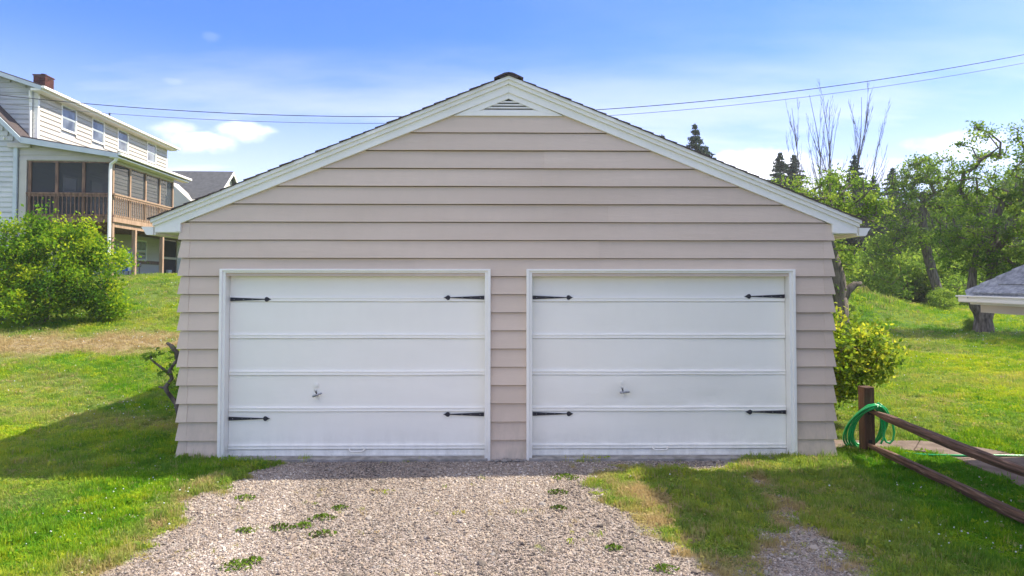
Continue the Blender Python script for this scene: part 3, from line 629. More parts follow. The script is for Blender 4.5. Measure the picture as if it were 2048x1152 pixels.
    for y in (8.3, 11.4, 14.3): MB().box((-.13, y-.07, -.4), (.01, y+.07, 1.95)).build('deck_post', M['deck_tan'], h)
    fl = MB().box((-3.1, .0, 1.96), (.02, 5.55, 2.08)).build('porch_floor', M['deck'], h)
    MB().box((-3.1, -.05, 1.90), (.06, -.002, 2.12)).build('rim_joist', M['deck'], h)
    MB().box((.022, -.04, 1.93), (.065, 5.6, 2.12)).build('rim_joist', M['deck_tan'], h)
    MB().box((-.10, .02, 1.74), (-.02, 5.5, 1.95)).build('beam', M['deck_tan'], h)
    for y in (.10, 1.90, 4.42):
        MB().box((-.13, y-.07, -.4), (.01, y+.07, 1.74 if y > 1 else 1.93)).build('deck_post', M['deck_tan'], h)
    for y in np.arange(.5, 5.4, .6): MB().box((-3.0, y-.02, 1.80), (-.12, y+.02, 1.955)).build('joist', M['deck'], h)
    # inside of the porch and basement wall
    lap(h, M['cream'], 'x', wx, .1, 11.9, 2.0, 4.4, EX, out=1, holes=[(2.3, 3.4, 2.2, 4.1)]); lap(h, M['cream'], 'x', wx, .1, 14, -.2, 1.95, EX, out=1)
    MB().box((wx-.02, 12, -.4), (wx-.001, 14.1, 2.6)).build('basement_wall', M['cream'], h)
    window(h, 'x', wx, 1, 2.35, 3.35, 2.95, 4.0)
    MB().box((wx+.03, 4.4, 2.08), (wx+.06, 5.3, 4.1)).build('porch_door', M['white'], h)
    window(h, 'x', wx+.02, 1, 8.3, 9.7, .75, 1.70)
    MB().box((wx+.03, 7.0, .55), (wx+.07, 11.2, .72)).build('belt_board', M['deck'], h)
    dr = MB().box((wx+.04, 11.35, -.2), (wx+.12, 11.50, 1.95)).box((wx+.04, 13.3, -.2), (wx+.12, 13.45, 1.95)).box((wx+.04, 11.5, .88), (wx+.11, 13.3, 1.0)).build('screen_door', M['beige'], h)
    MB().box((wx+.05, 11.5, -.1), (wx+.06, 13.3, .88)).box((wx+.05, 11.5, 1.0), (wx+.06, 13.3, 1.9)).build('door_screen', M['dark'], dr)
    return h
left_house()
# things under the porch
def local(px, py, z=0):
    c, s = math.cos(.055), math.sin(.055); x = -14.86+px*c-py*s; y = 18.3+px*s+py*c; return (x, y, tz(x, y)+z)
ch = thing('folding_chair', local(-.5, 1.75), 'blue and white striped reclining chair behind the porch post', 'chair', rz=.25)
for i in range(9):
    x = -.40+i*.1
    pts = [(x, .25*math.cos(t)-.2, .12+.85*math.sin(t)) for t in np.linspace(.1, 1.9, 10)]
    mb = MB()
    for k in range(9):
        a, b = pts[k], pts[k+1]; mb.add([(x-.048, a[1], a[2]), (x+.048, a[1], a[2]), (x+.048, b[1], b[2]), (x-.048, b[1], b[2]), (x-.048, a[1]+.02, a[2]), (x+.048, a[1]+.02, a[2]), (x+.048, b[1]+.02, b[2]), (x-.048, b[1]+.02, b[2])], [(0, 1, 2, 3), (4, 5, 6, 7), (0, 3, 7, 4), (1, 2, 6, 5)])
    mb.build('stripe', M['blue' if i % 3 != 1 else 'cloth'], ch)
MB().tube([(-.46, .05, 0), (-.46, -.15, .5), (-.46, -.25, .98), (.46, -.25, .98), (.46, -.15, .5), (.46, .05, 0)], .018, 6).build('frame', M['steel'], ch)
gr = thing('charcoal_grill', local(-.9, 3.5), 'low dark grill standing under the porch between two posts', 'grill')
MB().box((-.3, -.25, .35), (.3, .25, .52)).build('firebox', M['iron'], gr, bevel=.03)
for sx in (-1, 1):
    for sy in (-1, 1): MB().tube([(sx*.24, sy*.2, 0), (sx*.24, sy*.2, .36)], .018, 6).build('leg', M['iron'], gr)
o = MB().tube([(0, 0, 0), (0, 0, .30)], [.11, .14], 14).build('bucket', M['cloth']); o.location = local(-2.5, 11.0); tag(o, 'small white bucket in front of the basement screen door', 'bucket')

# ------------------------------------------------------------------ neighbour's house behind, grey roof
def far_house():
    h = thing('house', (-24, 40, 2.2), 'grey roofed white gabled house behind the porch', 'house', rz=.055)
    # ridge runs left-right; nearer slope faces the camera, cross gable at the right end
    x1 = 3.0; zr = 8.35; ze = 5.6
    MB().box((-9, 3.2, 0), (x1-.4, 9, ze)).build('wall', M['cream'], h)
    MB().prism_x([(2.6, ze-.1), (6.1, zr-.2), (9.6, ze-.1)], x1-.65, x1-.35).build('gable_wall', M['cream'], h)
    r = MB().prism_x([(2.5, ze), (2.5, ze+.12), (6.1, zr), (9.7, ze+.12), (9.7, ze), (6.1, zr-.14)], -9.5, x1).build('roof', M['far_roof'], h)
    MB().prism_x([(2.45, ze-.14), (2.45, ze+.05), (6.1, zr-.06), (9.75, ze+.05), (9.75, ze-.14), (6.1, zr-.26)], x1+.002, x1+.06).build('rake_board', M['white'], r)
    MB().box((-9.5, 2.38, ze-.02), (x1, 2.49, ze+.09)).build('gutter', M['white'], h)
    g = MB().prism_y([(-1.5, 3.8), (1.6, 3.8), (1.6, 5.4), (.0, 6.9), (-1.5, 5.4)], 1.6, 3.2).build('front_gable', M['cream'], h)
far_house()

# ------------------------------------------------------------------ house on the right: low hip-roofed wing, taller block beyond the frame
def right_house():
    h = thing('house', (7.1, -3.5, -.04), 'house wing at the right edge with grey hip roof and white gutter', 'house')
    ox, oy, oz = 7.1, -3.5, -.04
    def B(a, b): return (a[0]-ox, a[1]-oy, a[2]-oz), (b[0]-ox, b[1]-oy, b[2]-oz)
    ex, ey, ez, m = 4.72, -.70, 1.815, .75
    # wing roof: left slope facing the garage, far slope, with hip between
    xr, y0 = 7.5, -5.0
    run = xr-ex
    mb = MB(); A = (ex-ox, ey-oy, ez-oz); Bp = (xr-ox, ey-run-oy, ez+m*run-oz); C = (xr-ox, y0-oy, ez+m*run-oz); D = (ex-ox, y0-oy, ez-oz); E = (xr-ox, ey-oy, ez-oz)
    t = .05
    low = lambda p: (p[0], p[1], p[2]-t)
    mb.add([A, Bp, C, D, E]+[low(p) for p in (A, Bp, C, D, E)], [(0, 1, 2, 3), (0, 4, 1), (5, 8, 7, 6), (5, 6, 9), (0, 3, 8, 5), (0, 5, 9, 4), (3, 2, 7, 8)])
    roof = mb.build('roof', M['shingle_grey'], h)
    # individual shingles on the visible slopes
    th = math.atan(m); c_, s_ = math.cos(th), math.sin(th)
    shm = MB().add([(0, 0, .004), (.0, .30, .004), (.175, .30, .001), (.175, 0, .001), (0, 0, .024), (0, .30, .024), (.175, .30, .010), (.175, 0, .010)], [(0, 1, 2, 3), (4, 7, 6, 5), (0, 4, 5, 1), (1, 5, 6, 2), (3, 2, 6, 7), (0, 3, 7, 4)]).mesh('shingle'); shm.materials.append(M['shingle_grey'])
    i = 0
    while i < 8:
        u = .01+i*.142; x = ex+u*c_; z = ez+u*s_; ytop = ey-(u+.10)*c_
        k = 0; yy = ytop-.305-(i % 3)*.1
        while yy > -3.4:
            o = link('shingle', shm, None, roof); o.location = (x-ox, yy-oy, z-oz+random.uniform(0, .002)); o.rotation_euler = (0, -th, 0); yy -= .306; k += 1
        # filler piece next to the hip
        i += 1
    # hip caps
    hd = Vector((1, -1, m)).normalized()
    cap = MB().add([(-.10, 0, -.055), (0, 0, .03), (.10, 0, -.055), (-.10, .21, -.062), (0, .21, .02), (.10, .21, -.062), (-.10, 0, -.07), (0, 0, .012), (.10, 0, -.07)], [(0, 1, 4, 3), (1, 2, 5, 4), (0, 6, 7, 1), (1, 7, 8, 2)]).mesh('hip_cap'); cap.materials.append(M['shingle_grey'])
    q = hd.to_track_quat('Y', 'Z')
    for k in range(16):
        p = Vector((ex, ey, ez+.012))+hd*(.0+k*.15); o = link('hip_cap', cap, None, roof); o.location = (p.x-ox, p.y-oy, p.z-oz+.005); o.rotation_mode = 'QUATERNION'; o.rotation_quaternion = q
    # gutter, fascia, soffit, frieze beam
    MB().box(*B((ex-.045, y0, 1.735), (ex+.03, ey+.07, 1.800))).box(*B((ex+.031, ey-.0, 1.736), (xr, ey+.065, 1.799))).build('gutter', M['white'], h, bevel=.012)
    MB().box(*B((ex-.062, y0, 1.792), (ex+.03, ey+.082, 1.806))).box(*B((ex+.031, ey-.0, 1.7925), (xr, ey+.082, 1.8055))).build('gutter_lip', M['white'], h, bevel=.003)
    MB().box(*B((ex+.03, y0, 1.715), (xr, ey-.01, 1.733))).build('soffit', M['soffit'], h)
    MB().box(*B((ex+.085, y0, 1.635), (ex+.22, ey-.085, 1.714))).build('frieze', M['beige'], h)
    MB().box(*B((5.62, y0, 0), (xr, ey-1.1, 1.714))).build('wing_wall', M['cream'], h)
    # tall block
    bx0, by1 = 7.5, .30
    MB().box(*B((bx0, -4.0, -.3), (14.5, by1, 6.25))).build('wall', M['cream'], h)
    ev = 7.08; T2 = lambda x: 6.42+(x-ev)*.45
    MB().prism_y([(ev-ox, 6.30-oz), (ev-ox, 6.42-oz), (11-ox, T2(11)-oz), (15-ox, 6.42-oz), (15-ox, 6.3-oz), (11-ox, T2(11)-.12-oz)], -4.3-oy, .62-oy).build('main_roof', M['shingle_grey'], h)
    MB().prism_y([(7.5-ox, 6.25-oz), (14.5-ox, 6.25-oz), (11-ox, 7.9-oz)], by1-.1-oy, by1-oy).build('gable_wall', M['cream'], h)
    MB().box(*B((ev-.10, -4.3, 6.28), (ev-.002, .62, 6.40))).build('gutter', M['white'], h)
    for a in (-3.3, -1.4): window(h, 'x', bx0-ox, -1, a-oy, a+.95-oy, 4.4, 5.8)
right_house()

# ------------------------------------------------------------------ path, fence, hose
pw = thing('path', (4.9, .2, -.03), 'brown concrete path slabs curving past the garage corner', None); del pw['label']
pw['kind'] = 'structure'
slabs = [[(3.62, .43), (4.30, .40), (4.42, .79), (3.62, .84)], [(4.315, .40), (4.74, .30), (5.10, .77), (4.435, .79)], [(4.75, .295), (4.92, .14), (5.0, -.12), (5.78, .18), (5.45, .60), (5.112, .768)], [(5.003, -.135), (4.98, -.8), (4.90, -1.28), (5.85, -1.28), (5.92, -.5), (5.785, .168)], [(4.898, -1.292), (4.82, -2.3), (4.80, -3.0), (5.8, -3.0), (5.85, -1.292)], [(4.80, -3.012), (4.8, -5.5), (5.8, -5.5), (5.8, -3.012)]]
for s in slabs: MB().prism_z([(x-4.9, y-.2) for x, y in s], -.08, .012+random.uniform(-.003, .003)).build('path_slab', M['path'], pw, bevel=.008)
fence = thing('split_rail_fence', (4.18, .3, -.05), 'brown split rail fence running past the garage corner towards the camera', 'fence')
for (y, x) in ((.0, 0.02), (-3.05, -.07)):
    mb = MB(); w = .064
    zs = [-.3, .05, .3, .55, .765]
    mb = MB().box((-w, -w, -.4), (w, w, .77)); p = mb.build('post', M['post'], fence, bevel=.010); p.location = (x, y, 0); p.rotation_euler = (R(.6), R(-.8), R(4))
    for zc in (.50, .115):
        MB().box((-.022, -w-.0015, zc-.045), (.022, -w+.004, zc+.045)).build('mortise', M['dark'], p)
def split_rail(z0, z1, seed):
    rs = random.Random(seed); n = 13; mb = MB(); o = []
    ring = 6
    base = [(-.038, .060), (.040, .056), (.060, -.006), (.034, -.060), (-.036, -.062), (-.060, .004)]
    V = []
    for i in range(n+1):
        t = i/n; y = .03-3.1*t; tp = min(1, .42+2.1*min(t, 1-t)/.22*.5) if min(t, 1-t) < .22 else 1
        tp = .45+.55*float(sst(0, .2, min(t, 1-t)))
        wob = (.010*math.sin(t*7+seed), .014*math.sin(t*4.3+seed*2))
        for k, (bx, bz) in enumerate(base):
            jj = 1+.17*mnoise.noise(Vector((k*1.7, t*9, seed)))
            V.append((.02-.09*t+wob[0]+bx*tp*.78*jj, y, z0+(z1-z0)*t+wob[1]*.5+bz*tp*.68*jj))
    F = [(i*ring+k, i*ring+(k+1) % ring, (i+1)*ring+(k+1) % ring, (i+1)*ring+k) for i in range(n) for k in range(ring)]
    mb.add(V, F+[tuple(range(ring)), tuple(n*ring+k for k in range(ring-1, -1, -1))]); return mb.build('rail', M['rail'], fence, bevel=.004)
split_rail(.49, .475, 1); split_rail(.105, .10, 5)
def hose():
    mb = MB(); rs = random.Random(3); r = .0115
    cx, cy = 4.21, .30
    pts = []
    n = 8
    for l in range(n):
        a = .16+.065*(l/n)+rs.uniform(-.015, .015); b = .285+rs.uniform(-.045, .02); ox = rs.uniform(-.015, .02); oz = .275+rs.uniform(-.01, .01); f = -.115-.016*l+rs.uniform(-.006, .006)
        for k in range(36):
            t = 2*math.pi*k/36+math.pi/2
            x = math.cos(t)*(a if math.cos(t) < 0 else a*1.02)*(1-.12*math.sin(t)); z = math.sin(t)*b
            u = (k+36*l)
            pts.append((cx+ox+x-.02+(.04*(1-math.sin(t)) if math.cos(t) > .2 else 0)*.5, cy+f*math.sin(t)*1.0-.012*math.sin(t*2), max(oz+z-.03, -.028)))
    P = np.array(pts); K = np.array([1, 2, 3, 2, 1])/9.; Q = P.copy()
    for d in range(3): Q[2:-2, d] = np.convolve(P[:, d], K, 'valid')
    mb.tube([tuple(q) for q in Q], r, 8)
    # a looser outer strand on the right and the run across the path
    mb.tube([(4.25, .16, .545), (4.31, .18, .50), (4.36, .22, .38), (4.38, .24, .24), (4.36, .25, .11), (4.33, .25, .06)], r, 8)
    mb.tube([(4.26, .16, .55), (4.36, .18, .48), (4.44, .20, .34), (4.475, .22, .20), (4.465, .23, .11), (4.43, .235, .07), (4.39, .24, .085), (4.365, .25, .15), (4.35, .25, .30), (4.31, .22, .45), (4.26, .18, .53)], r, 8)
    mb.tube([(4.1, .40, -.03), (4.4, .25, -.025), (4.7, .05, -.015), (4.92, -.01, -.006), (5.15, -.03, -.006), (5.5, -.02, -.006), (6.0, .0, -.02), (6.6, .1, -.03)], r, 8)
    o = mb.build('garden_hose', M['hose'], smooth=True); tag(o, 'coiled green garden hose hung over the fence post', 'hose')
hose()

# ------------------------------------------------------------------ overhead wires and poles
def wire(pts, r, m, label):
    P = np.array(pts); c = np.polyfit(P[:, 0], P[:, 1], 2 if len(P) > 3 else 2)
    mb = MB(); Y = 12.0
    mb.tube([(x, Y, float(np.polyval(c, x))) for x in np.linspace(-34, 34, 90)], r, 5)
    o = mb.build('overhead_wire', m); tag(o, label, 'wire', 'overhead wires crossing behind the garage'); return c
WP = WIREPTS = {'a': [(-14.35, 7.28), (-3.35, 6.63), (2.45, 6.98), (15.6, 8.67)], 'b': [(-14.35, 7.03), (-3.8, 6.45), (2.9, 6.80), (15.6, 8.42)]}
ca = wire(WP['a'], .011, M['wire'], 'upper thicker black overhead wire crossing the sky behind the garage')
cb_ = wire(WP['b'], .008, M['wire_grey'], 'lower thinner overhead wire crossing the sky behind the garage')
for sx in (-34, 34):
    zt = max(float(np.polyval(ca, sx)), 6)
    p = MB().tube([(sx, 12, tz(sx, 12)-.2), (sx, 12, zt+.6)], [.17, .11], 10).build('utility_pole', M['pole']); tag(p, 'wooden utility pole beyond the '+('left' if sx < 0 else 'right')+' end of the wires', 'pole')

# ------------------------------------------------------------------ plants
def leaves_mesh(C, size, up=.25, aspect=.55, jitter=.4, rg=rng, tint=None, fold=True):
    n = len(C); d = rg.normal(size=(n, 3)); d[:, 2] += up; d /= np.linalg.norm(d, axis=1)[:, None]
    nrm = rg.normal(size=(n, 3)); nrm[:, 2] += .8; u = np.cross(d, nrm); u /= np.linalg.norm(u, axis=1)[:, None]+1e-9
    s = (size*(1+jitter*rg.uniform(-1, 1, n)))[:, None]
    V = np.stack([C-d*s*.5, C+u*s*aspect*.5, C+d*s*.5, C-u*s*aspect*.5], 1).reshape(-1, 3)
    F = np.arange(n*4).reshape(n, 4)
    return V, F, (tint if tint is not None else rg.uniform(0, 1, n))
def grow(base, trunk, targets, r_tip=.012, power=.46, kink=.10, rg=None, step=.45, sag=0):
    """grow limbs: trunk polyline first, then join every target to its nearest node; radius from the load carried"""
    rg = rg or np.random.default_rng(1); nodes = [np.array(p, float) for p in trunk]; par = [-1]+list(range(len(trunk)-1)); lead = len(trunk)
    first = max(1, int(len(trunk)*.45))
    T = sorted(targets, key=lambda p: np.linalg.norm(np.array(p)-nodes[-1])); ends = []
    for t in T:
        t = np.array(t, float); A = np.array(nodes); d = np.linalg.norm(A-t, axis=1); d[:first] += 5
        below = np.maximum(0, A[:, 2]-t[2]); j = int(np.argmin(d+below*1.0)); L = np.linalg.norm(t-nodes[j]); n = max(1, int(L/step)); p0 = nodes[j]; k = j
        mid = rg.normal(size=3)*L*kink; mid[2] += L*.08
        for i in range(1, n+1):
            s = i/n; p = p0*(1-s)+t*s+mid*math.sin(math.pi*s)+(rg.normal(size=3)*kink*.25*L/n if i < n else 0)
            nodes.append(p); par.append(k); k = len(nodes)-1
        ends.append(k)
    load = np.zeros(len(nodes))
    for e in ends: load[e] += 1
    for i in range(len(nodes)-1, 0, -1): load[par[i]] += load[i]
    rad = r_tip*np.maximum(load, 1)**power
    return nodes, par, rad, ends
def limbs_mesh(nodes, par, rad, n=6, flare=0, rmin=0):
    V = []; F = []; ang = np.linspace(0, 2*math.pi, n+1)[:-1]
    for i in range(1, len(nodes)):
        a = nodes[par[i]]; b = nodes[i]; d = b-a; L = np.linalg.norm(d)
        if L < 1e-5: continue
        d = d/L; up = np.array((0, 0, 1.)) if abs(d[2]) < .9 else np.array((1., 0, 0)); u = np.cross(up, d); u /= np.linalg.norm(u); w = np.cross(d, u)
        ra = min(rad[par[i]], rad[i]*1.5) if par[i] > 0 else rad[par[i]]*(1+flare); rb = rad[i]; o = len(V)
        for (c, r) in ((a, ra), (b+d*rb*.3, rb)):
            for t in ang: V.append(c+(u*math.cos(t)+w*math.sin(t))*r)
        F += [(o+k, o+(k+1) % n, o+n+(k+1) % n, o+n+k) for k in range(n)]
    me = fast_mesh('limbs', np.array(V), np.array(F)); me.polygons.foreach_set('use_smooth', [True]*len(me.polygons)); return me
def lobes(L, n, rg):
    """n points inside ellipsoid lobes [(c, r)], denser towards their shells"""
    w = np.array([np.prod(r)**.7 for c, r in L]); w = w/w.sum(); out = []
    for (c, r), k in zip(L, rg.multinomial(n, w)):
        d = rg.normal(size=(k, 3)); d /= np.linalg.norm(d, axis=1)[:, None]; q = rg.uniform(.15, 1, k)**.5
        out.append(np.array(c)+d*q[:, None]*np.array(r))
    return np.concatenate(out)
def make_tree(name, loc, label, cat, trunk, L, n_t, n_leaf, leaf, lm, bark, seed, spread=.3, r_tip=.012, power=.46, group=None, flat=.7, tint0=.5, link_it=True, kink=.10, stray=.0, flare=.35):
    rg = np.random.default_rng(seed); T = lobes(L, n_t, rg); nodes, par, rad, ends = grow(None, trunk, T, r_tip, power, kink, rg)
    t = thing(name, loc, label, cat, group)
    tr = link('trunk', limbs_mesh(nodes, par, rad, flare=flare), bark, t)
    E = np.array([nodes[e] for e in ends]); per = rg.dirichlet(np.ones(len(E))*2.2)*n_leaf; cl = np.repeat(np.arange(len(E)), np.maximum(per.astype(int), 1))
    C = E[cl]+rg.normal(size=(len(cl), 3))*spread*np.array((1, 1, flat))*rg.uniform(.5, 1.15, len(E))[cl][:, None]
    ct = rg.normal(0, .20, len(E)); tint = np.clip(tint0+ct[cl]+rg.normal(0, .16, len(cl)), 0, 1)
    V, F, ti = leaves_mesh(C, leaf, rg=rg, tint=tint)
    link('foliage', fast_mesh('foliage', V, F, ti), lm, t); return t
def copy_thing(o, loc, rz, sc, label=None, group=None):
    r = o.copy(); COL.objects.link(r); r.location = loc; r.rotation_euler = (0, 0, rz); r.scale = (sc, sc, sc) if isinstance(sc, (int, float)) else sc
    if label: r['label'] = label
    if group: r['group'] = group
    for c in o.children:
        k = c.copy(); COL.objects.link(k); k.parent = r
    return r

# big hedge-like shrub on the left bank
def big_shrub():
    cx, cy = -12.15, 10.6; z0 = tz(cx, cy)
    L = [((0, 0, 1.35), (1.5, 1.0, 1.15)), ((-1.4, .1, 1.55), (1.2, 1.0, 1.1)), ((-2.6, 0, 1.4), (1.2, 1.0, 1.3)), ((1.25, -.1, 1.15), (.85, .8, 1.0)), ((.5, .1, 1.9), (.8, .7, .65)), ((-.8, .2, 2.1), (.7, .6, .6)), ((1.55, 0, .55), (.55, .6, .5)), ((-1.2, -.8, .55), (.9, .5, .5)), ((.3, -.75, .5), (.8, .5, .5)), ((-2.2, -.7, .6), (.9, .5, .6))]
    t = make_tree('shrub', (cx, cy, z0), 'large bright green sprawling shrub on the bank below the cream house', 'shrub', [(0, 0, -.2), (0, 0, .1), (.02, 0, .3)], L+[((-2.4, .1, 2.75), (.10, .1, .75)), ((-1.95, .1, 2.7), (.08, .1, .6)), ((-1.6, 0, 2.8), (.2, .2, .35)), ((-.2, 0, 2.75), (.25, .2, .3)), ((.9, 0, 2.55), (.2, .2, .3)), ((1.9, .1, 1.75), (.3, .3, .25))], 480, 52000, .088, M['leaf_hedge'], M['twig'], 5, spread=.165, r_tip=.004, power=.40, flat=.9, tint0=.52)
    return t
big_shrub()
# rounded bush at the right wall of the garage
def wall_bush():
    x, y = 4.42, 1.75; z0 = tz(x, y)
    L = [((.05, 0, 1.05), (.62, .55, .50)), ((-.25, -.1, 1.25), (.4, .45, .38)), ((.52, 0, .98), (.42, .42, .34)), ((.0, 0, .62), (.38, .4, .35)), ((-.2, -.1, .35), (.22, .3, .3)), ((.3, .1, .75), (.45, .4, .3))]
    make_tree('shrub', (x, y, z0), 'glossy yellow-green rounded shrub against the right wall of the garage', 'shrub', [(-.05, 0, -.1), (-.03, 0, .1), (0, 0, .35)], [((c[0]*1.16+.02, c[1], c[2]*1.06), (r[0]*1.1, r[1]*1.1, r[2]*1.1)) for c, r in L], 420, 19000, .062, M['leaf_bush'], M['twig'], 8, spread=.085, r_tip=.0035, power=.42, flat=.8, tint0=.50)
wall_bush()
def corner_shrub():
    x, y = -4.86, 2.3
    t = thing('shrub', (x, y, tz(x, y)), 'gnarled bare stump shrub with a few leaves beside the left garage wall', 'shrub'); t.scale = (1.35, 1.2, .88)
    mb = MB()
    mb.tube([(.12, 0, -.05), (.06, 0, .25), (-.04, 0, .45), (-.06, .0, .52), (.0, .02, .66), (-.02, 0, .80), (.05, 0, .95), (.10, 0, 1.0)], [.036, .03, .024, .03, .022, .022, .02, .012], 8)
    mb.tube([(-.01, 0, .72), (-.10, 0, .84), (-.17, 0, .92), (-.22, 0, .98), (-.21, -.01, 1.08)], [.020, .018, .014, .011, .007], 7)
    mb.tube([(.08, 0, .9), (.06, 0, 1.08), (.0, 0, 1.2), (-.05, 0, 1.25)], [.022, .034, .028, .018], 7)
    mb.tube([(-.05, 0, .5), (-.13, 0, .53)], [.02, .012], 6)
    mb.tube([(.12, .1, -.05), (.10, .1, .5), (.12, .1, 1.1), (.06, .12, 1.3)], [.035, .03, .022, .015], 7)
    mb.build('trunk', M['bark'], t, smooth=True)
    rg = np.random.default_rng(4); E = np.array([(-.21, 0, 1.09), (-.28, 0, 1.03), (-.16, 0, 1.05), (.0, 0, .86), (-.08, -.02, .76), (.03, -.03, .6), (.02, 0, 1.0), (.05, 0, 1.12)])
    C = E[np.repeat(np.arange(8), 13)]+rg.normal(size=(104, 3))*.045
    V, F, ti = leaves_mesh(C, .085, rg=rg, aspect=.4, tint=rg.uniform(.2, .9, 104)); link('foliage', fast_mesh('foliage', V, F, ti), M['leaf_apple'], t)
corner_shrub()
# orchard trees on the right
def apple_right():
    x, y = 15.67, 14.5
    trunk = [(0, 0, -.2), (.0, 0, .5), (.12, 0, .95), (.35, 0, 1.7), (.42, .1, 2.6), (.5, .1, 3.5)]
    L = [((.7, 0, 3.5), (2.2, 1.8, 1.5)), ((.9, 0, 5.2), (1.5, 1.4, 1.3)), ((.3, 0, 6.3), (1.0, .9, .7)), ((-.7, 0, 4.5), (.8, 1.0, .8)), ((-.8, 0, 3.0), (.9, 1.1, .8)), ((2.4, 0, 5.9), (1.1, 1.0, .7)), ((2.6, 0, 3.6), (1.5, 1.2, 1.2)), ((.1, 0, 2.4), (1.3, 1.2, .6)), ((.9, 0, 2.0), (1.8, 1.0, .5))]
    t = make_tree('apple_tree', (x, y, tz(x, y)), 'tall apple tree with a forked grey trunk behind the white gutter', 'tree', trunk, L, 330, 23000, .095, M['leaf_apple'], M['bark'], 21, spread=.17, r_tip=.013, power=.46, tint0=.5, kink=.14)
    MB().tube([(0, 0, .50), (-.26, 0, .84), (-.38, 0, 1.3), (-.30, 0, 2.1), (-.1, 0, 2.9)], [.22, .18, .15, .11, .07], 8).build('limb', M['bark'], t, smooth=True)
    MB().tube([(0, 0, -.25), (.0, 0, .08), (.0, 0, .40), (.01, 0, .62), (.02, 0, .72)], [.42, .31, .25, .30, .24], 12).build('trunk_base', M['bark'], t, smooth=True)
apple_right()
def apple_lean():
    x, y = 20.5, 24
    trunk = [(0, 0, -.2), (-.22, 0, .8), (-.5, 0, 1.8), (-.75, 0, 2.9), (-.9, 0, 4.2), (-.8, 0, 5.4)]
    L = [((-.8, 0, 5.7), (1.5, 1.5, 1.2)), ((-.3, 0, 6.8), (1.0, 1.1, .6)), ((-1.9, 0, 4.5), (1.0, 1.2, .9)), ((.5, 0, 4.7), (1.0, 1.2, 1.1)), ((-1.7, 0, 3.2), (1.6, 1.2, .55)), ((.3, 0, 3.2), (1.2, 1.2, .5)), ((-2.7, 0, 2.6), (.7, .8, .4))]
    make_tree('apple_tree', (x, y, tz(x, y)), 'leaning apple tree with dark trunk and spreading crown in the middle of the orchard', 'tree', trunk, L, 330, 16000, .115, M['leaf_apple'], M['bark'], 22, spread=.19, r_tip=.013, power=.48, tint0=.5, kink=.15)
apple_lean()
def apple_near():
    x, y = 9.75, 12.0
    trunk = [(0, 0, -.2), (.0, 0, .6), (-.05, 0, 1.4), (-.1, 0, 1.9), (-.35, 0, 2.7), (-.6, 0, 3.4)]
    L = [((-1.3, 0, 3.9), (1.6, 1.4, .9)), ((-.2, 0, 4.3), (1.3, 1.2, .8)), ((-2.5, 0, 3.7), (1.0, 1.0, .6)), ((.1, 0, 2.5), (.6, .8, .8)), ((-.4, 0, 1.8), (.5, .6, .5)), ((.9, 0, 3.8), (.8, .8, .5))]
    t = make_tree('apple_tree', (x, y, tz(x, y)), 'old apple tree with a snapped limb just behind the garage roof', 'tree', trunk, L, 220, 12500, .085, M['leaf_apple'], M['bark'], 23, spread=.16, r_tip=.014, power=.5, tint0=.62, kink=.14)
    MB().tube([(0, 0, 1.2), (.18, 0, 1.5), (.42, 0, 1.68), (.60, 0, 1.72)], [.17, .13, .10, .04], 8).tube([(.10, 0, 1.4), (.05, 0, 1.75), (.0, 0, 1.9)], [.12, .08, .04], 7).tube([(0, 0, -.2), (.0, 0, .6), (-.02, 0, 1.3)], [.27, .22, .2], 9).build('limb', M['bark'], t, smooth=True)
apple_near()
def apple_out():
    x, y = 19.8, 12.2
    make_tree('apple_tree', (x, y, tz(x, y)), 'apple tree shading the lawn, right of the forked one', 'tree', [(0, 0, -.2), (0, 0, .9), (.1, 0, 1.8), (.1, 0, 2.8)], [((0, 0, 4.2), (2.6, 2.6, 1.5)), ((-1.2, .5, 3.4), (1.6, 1.6, 1.0)), ((.6, -.8, 5.4), (1.5, 1.5, .9))], 130, 14000, .12, M['leaf_apple'], M['bark'], 27, spread=.35, r_tip=.016, power=.5)
apple_out()

# woodland: prototypes, then copies
def round_tree(seed, H, label, n_leaf=15000):
    rg = np.random.default_rng(seed); L = []
    for i in range(11):
        z = H*rg.uniform(.25, .9); r = H*.20*rg.uniform(.7, 1.2)*(1.1-abs(z/H-.5)); a = rg.uniform(0, 6.28); d = H*.16*rg.uniform(.2, 1)
        L.append(((d*math.cos(a), d*math.sin(a), z), (r, r, r*.75)))
    return make_tree('deciduous_tree', (0, 0, -200), label, 'tree', [(0, 0, -.2), (.05, 0, H*.2), (.1, .05, H*.4), (0, 0, H*.6)], L, 130, n_leaf, .17, M['leaf_wood'], M['bark_grey'], seed, spread=.36, r_tip=.02, power=.45, tint0=.45)
def fir(seed, H):
    rg = np.random.default_rng(seed); t = thing('fir_tree', (0, 0, -200), 'fir', 'tree')
    MB().tube([(0, 0, -.2), (0, 0, H*.5), (0, 0, H)], [.2, .11, .02], 7).build('trunk', M['bark'], t)
    C = []; z = H*.12
    while z < H-.1:
        R0 = min((H-z)*.46, H*.09+(H-z)*.16)*rg.uniform(.65, 1.25)+.10
        for k in range(int(5+R0*3)):
            a = rg.uniform(0, 6.28); rl = R0*rg.uniform(.6, 1.1); n = int(rl*46)+9; s = rg.uniform(.05, 1, n)
            x = s*rl; zz = z-.28*x+.10*(x**2)/max(rl, .3)+rg.normal(0, .03, n); w = rg.normal(0, .06+.10*(1-s)*rl, n)
            C.append(np.stack([np.cos(a)*x-np.sin(a)*w, np.sin(a)*x+np.cos(a)*w, zz], 1))
        z += .21*rg.uniform(.7, 1.3)
    C = np.concatenate(C); V, F, ti = leaves_mesh(C, .24, up=-.2, aspect=.35, rg=rg); link('foliage', fast_mesh('foliage', V, F, ti), M['needle'], t); return t
